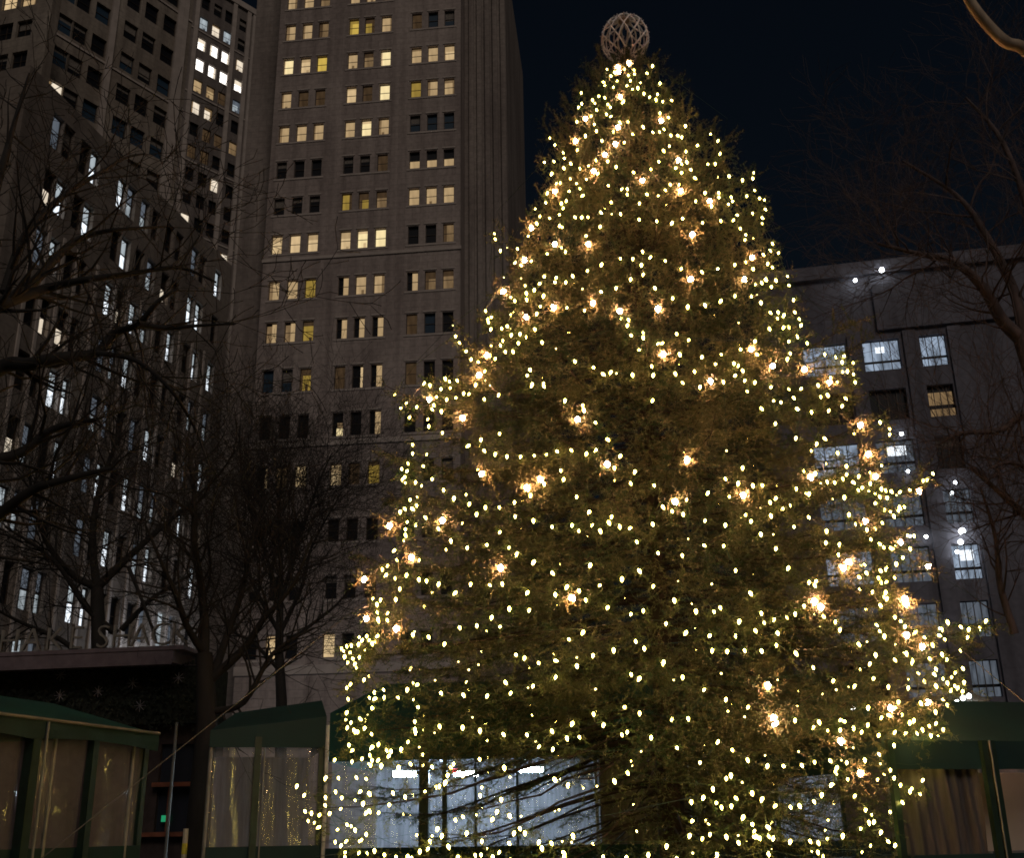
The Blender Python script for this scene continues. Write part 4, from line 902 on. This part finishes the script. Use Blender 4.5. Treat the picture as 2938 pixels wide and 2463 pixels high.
# tree 2: trunk by the kiosk
t = Bare(2)
B2 = at(410, 1650, 21)
t.limbs.tube([Vector((B2.x, B2.y, 0)), at(425, 1480, 21), at(418, 1340, 21)], [.26,.2,.16], 9, False)
t.limb([(418,1340),(420,1283),(412,1198),(398,1113),(398,1016),(385,900)], 21, 20, .11, .03, 2, 2.0)
t.limb([(418,1340),(383,1283),(358,1212),(335,1164),(300,1080)], 21, 19.5, .08, .02, 2, 1.8)
t.limb([(425,1400),(500,1330),(540,1270),(600,1200),(640,1100)], 21, 20, .10, .02, 2, 2.0)
t.limb([(440,1380),(470,1290),(500,1200),(520,1090),(560,1000)], 21, 22, .09, .02, 2, 2.0)
t.limb([(430,1460),(500,1440),(560,1340),(640,1290)], 21, 20, .08, .02, 2, 1.7)
t.build((B2.x, B2.y, 0), 'bare dark tree with a forked trunk rising between the kiosk and the small green tent', M['twig'])
# tree 3: behind the kiosk
t = Bare(3)
B3 = at(215, 1650, 31)
t.limbs.tube([Vector((B3.x, B3.y, 0)), at(205, 1400, 31), at(199, 1206, 31)], [.3,.22,.17], 9, False)
t.limb([(199,1206),(256,1150),(313,1098),(380,1040),(435,988)], 31, 30, .13, .03, 2, 2.6)
t.limb([(264,1164),(298,1249),(321,1317)], 30.5, 30, .06, .03, 2, 1.5, .6)
t.limb([(250,1292),(313,1227),(398,1175)], 31, 30, .09, .03, 2, 1.8)
t.limb([(199,1206),(150,1180),(100,1120),(70,1040),(60,960)], 31, 30, .12, .03, 2, 2.6)
t.limb([(199,1206),(190,1100),(205,1000),(240,900),(260,800)], 31, 32, .13, .03, 2, 2.6)
t.limb([(240,1300),(180,1250),(110,1150),(10,1080)], 31, 30, .11, .03, 2, 2.4)
t.limb([(160,1340),(120,1310),(50,1280),(0,1255)], 31, 30, .09, .03, 2, 1.8)
t.build((B3.x, B3.y, 0), 'bare dark tree standing behind the kiosk roof sign', M['twig'])
# tree 4: slender, in front of the central tower
t = Bare(4)
t.maxc = 3200
B4 = at(580, 1650, 33)
t.limbs.tube([Vector((B4.x, B4.y, 0)), at(577, 1437, 33), at(572, 1340, 33), at(574, 1240, 33)], [.2,.17,.14,.11], 8, False)
t.limb([(574,1240),(576,1155),(570,1060),(580,960)], 33, 33, .10, .02, 2, 2.6, 1.2)
t.limb([(574,1300),(620,1200),(640,1120),(700,1010)], 33, 32, .08, .02, 2, 2.4, 1.2)
t.limb([(574,1300),(520,1200),(500,1120),(480,1010)], 33, 32, .08, .02, 2, 2.4, 1.2)
t.limb([(574,1330),(640,1280),(690,1240),(740,1180)], 33, 32, .07, .02, 2, 2.2, 1.2)
t.limb([(577,1380),(520,1320),(470,1290),(440,1240)], 33, 32, .07, .02, 2, 2.0, 1.0)
t.limb([(574,1240),(610,1120),(650,1000),(680,930)], 33, 34, .08, .02, 2, 2.6, 1.2)
t.limb([(574,1240),(540,1120),(500,1000),(490,880)], 33, 34, .08, .02, 2, 2.6, 1.2)
t.build((B4.x, B4.y, 0), 'slender bare tree in front of the foot of the central tower', M['twig'])
# tree 5: right of the frame, pale limb in the corner
t = Bare(5)
B5 = at(2330, 1650, 9.5)
t.limbs.tube([Vector((B5.x, B5.y, 0)), at(2330, 1200, 9.5), at(2290, 600, 9.5), at(2240, 250, 9.5)], [.24,.2,.14,.1], 10, False)
t.limb([(2240,250),(2170,165),(2099,100),(2065,88),(2035,62),(2000,20),(1980,-15),(1960,-60)], 9.5, 9, .06, .045, 0, .6, .0, .05)
t.limb([(2240,250),(2300,120),(2340,-60),(2420,-250)], 9.5, 10, .08, .03, 2, 1.4, .3)
t.limb([(2290,600),(2380,480),(2450,330),(2560,200)], 9.5, 9, .08, .02, 2, 1.4, .3)
t.limb([(2320,900),(2420,800),(2520,720),(2650,690)], 9.5, 10.5, .07, .02, 2, 1.4, .3)
t.build((B5.x, B5.y, 0), 'pale-barked bare tree whose thick limb crosses the top right corner', M['twigP'])
# tree 6: brown web over the right-hand building
t = Bare(6); t.maxc = 4200
B6 = at(2200, 1650, 24)
t.limbs.tube([Vector((B6.x, B6.y, 0)), at(2190, 1200, 24), at(2150, 850, 24), at(2097, 698, 24)], [.4,.34,.26,.2], 10, False)
t.limb([(2097,698),(2054,656),(2014,588),(1955,537),(1880,520),(1800,500)], 24, 22, .17, .03, 2, 2.6)
t.limb([(2150,850),(2097,852),(2048,883),(1969,889),(1926,911)], 24, 22, .11, .02, 2, 1.9)
t.limb([(2097,698),(2080,600),(2020,480),(1960,400),(1850,330)], 24, 25, .14, .03, 2, 2.8, .35)
t.limb([(2097,698),(2120,500),(2060,300),(1980,200)], 24, 26, .13, .03, 2, 2.8, .35)
t.limb([(2190,1200),(2120,1080),(2060,1020),(1990,960)], 24, 23, .12, .03, 2, 2.2, .9)
t.limb([(2190,1100),(2150,1000),(2080,950),(2030,960)], 24, 22, .1, .02, 2, 2.2, 1.2)
t.limb([(2080,1300),(2050,1200),(2040,1100),(2010,1000)], 24, 23, .09, .02, 2, 2, .8)
t.build((B6.x, B6.y, 0), 'brown leafless tree spreading over the dark building right of the spruce', M['twigB'])

# ------------------------------------------------------------------ ground, hedge, sky, light
g = MB(); g.quad((-900,-300,0),(900,-300,0),(900,1200,0),(-900,1200,0)); o = g.build('ground', simple('paved_ground', (.06,.058,.052), .9, scale=.6, bump=.2)); o['kind'] = 'structure'
g = MB(); g.quad((-20,4,.004),(20,4,.004),(20,34,.004),(-20,34,.004)); o = g.build('plaza_paving', simple('hex_paving', (.10,.095,.09), .8, scale=3, bump=.2)); o['kind'] = 'structure'
# low dark hedge in front of the marquee
def hedge(name, label, a, b, h, w):
    r = random.Random(6); mb = MB(); d = b-a; L = d.length; u = d.normalized(); n = Vector((-u.y,u.x,0))
    mb.tube([Vector((0,0,h*.45)), u*L+Vector((0,0,h*.45))], h*.4, 8)
    for i in range(int(L*520)):
        p = u*r.uniform(0,L) + n*r.uniform(-w,w)*.5 + Vector((0,0,h-abs(r.gauss(0,.22))*h)); q = Vector((r.gauss(0,1),r.gauss(0,1),r.gauss(0,1))).normalized()*r.uniform(.03,.07); s = q.cross(Vector((r.gauss(0,1),r.gauss(0,1),1))).normalized()*.018
        k = len(mb.v); mb.v += [tuple(p), tuple(p+q*.5+s), tuple(p+q), tuple(p+q*.5-s)]; mb.f.append((k,k+1,k+2,k+3)); mb.m.append(0)
    o = mb.build(name, M['hedge'], None, loc=a); tag(o, label, 'hedge')
M['hedge'] = simple('hedge_leaves', (.02,.03,.014), .8, var=.6, scale=6)
a, b = at(690, 1700, 22.4), at(1830, 1700, 22.4); a.z = b.z = 0
hedge('hedge', 'low dark clipped hedge along the foot of the lit tent behind the spruce', a, b, at(1300, 1742, 22.4).z, .5)

W = bpy.data.worlds.new('World'); SC.world = W; W.use_nodes = True; wt = W.node_tree
SUN_EL, SUN_AZ = 38, 163
sky = wt.nodes.new('ShaderNodeTexSky'); sky.sky_type = 'NISHITA'; sky.sun_disc = False; sky.sun_elevation = math.radians(SUN_EL); sky.sun_rotation = math.radians(SUN_AZ); sky.air_density = 1.6; sky.dust_density = .3; sky.ozone_density = 4
bg = wt.nodes['Background']; wt.links.new(sky.outputs[0], bg.inputs['Color']); bg.inputs['Strength'].default_value = .0014
sl = bpy.data.lights.new('sun', 'SUN'); so = bpy.data.objects.new('sun', sl); COL.objects.link(so)
sl.energy = .48; sl.angle = math.radians(25); sl.color = (1, .86, .76)
# direction: light comes from behind the viewer, a little to the left
d = Vector((math.sin(math.radians(SUN_AZ))*math.cos(math.radians(SUN_EL)), math.cos(math.radians(SUN_AZ))*math.cos(math.radians(SUN_EL)), math.sin(math.radians(SUN_EL))))
so.rotation_euler = d.to_track_quat('Z', 'Y').to_euler()

SC.view_settings.view_transform = 'Standard'; SC.view_settings.look = 'None'; SC.view_settings.exposure = .3; SC.view_settings.gamma = 1
cy = SC.cycles; cy.max_bounces = 5; cy.diffuse_bounces = 2; cy.glossy_bounces = 2; cy.transmission_bounces = 4; cy.transparent_max_bounces = 10
cy.use_denoising = True; cy.sample_clamp_indirect = 2; cy.sample_clamp_direct = 0; cy.use_light_tree = True; cy.caustics_reflective = False; cy.caustics_refractive = False
cy.use_adaptive_sampling = False; cy.filter_width = 1.7
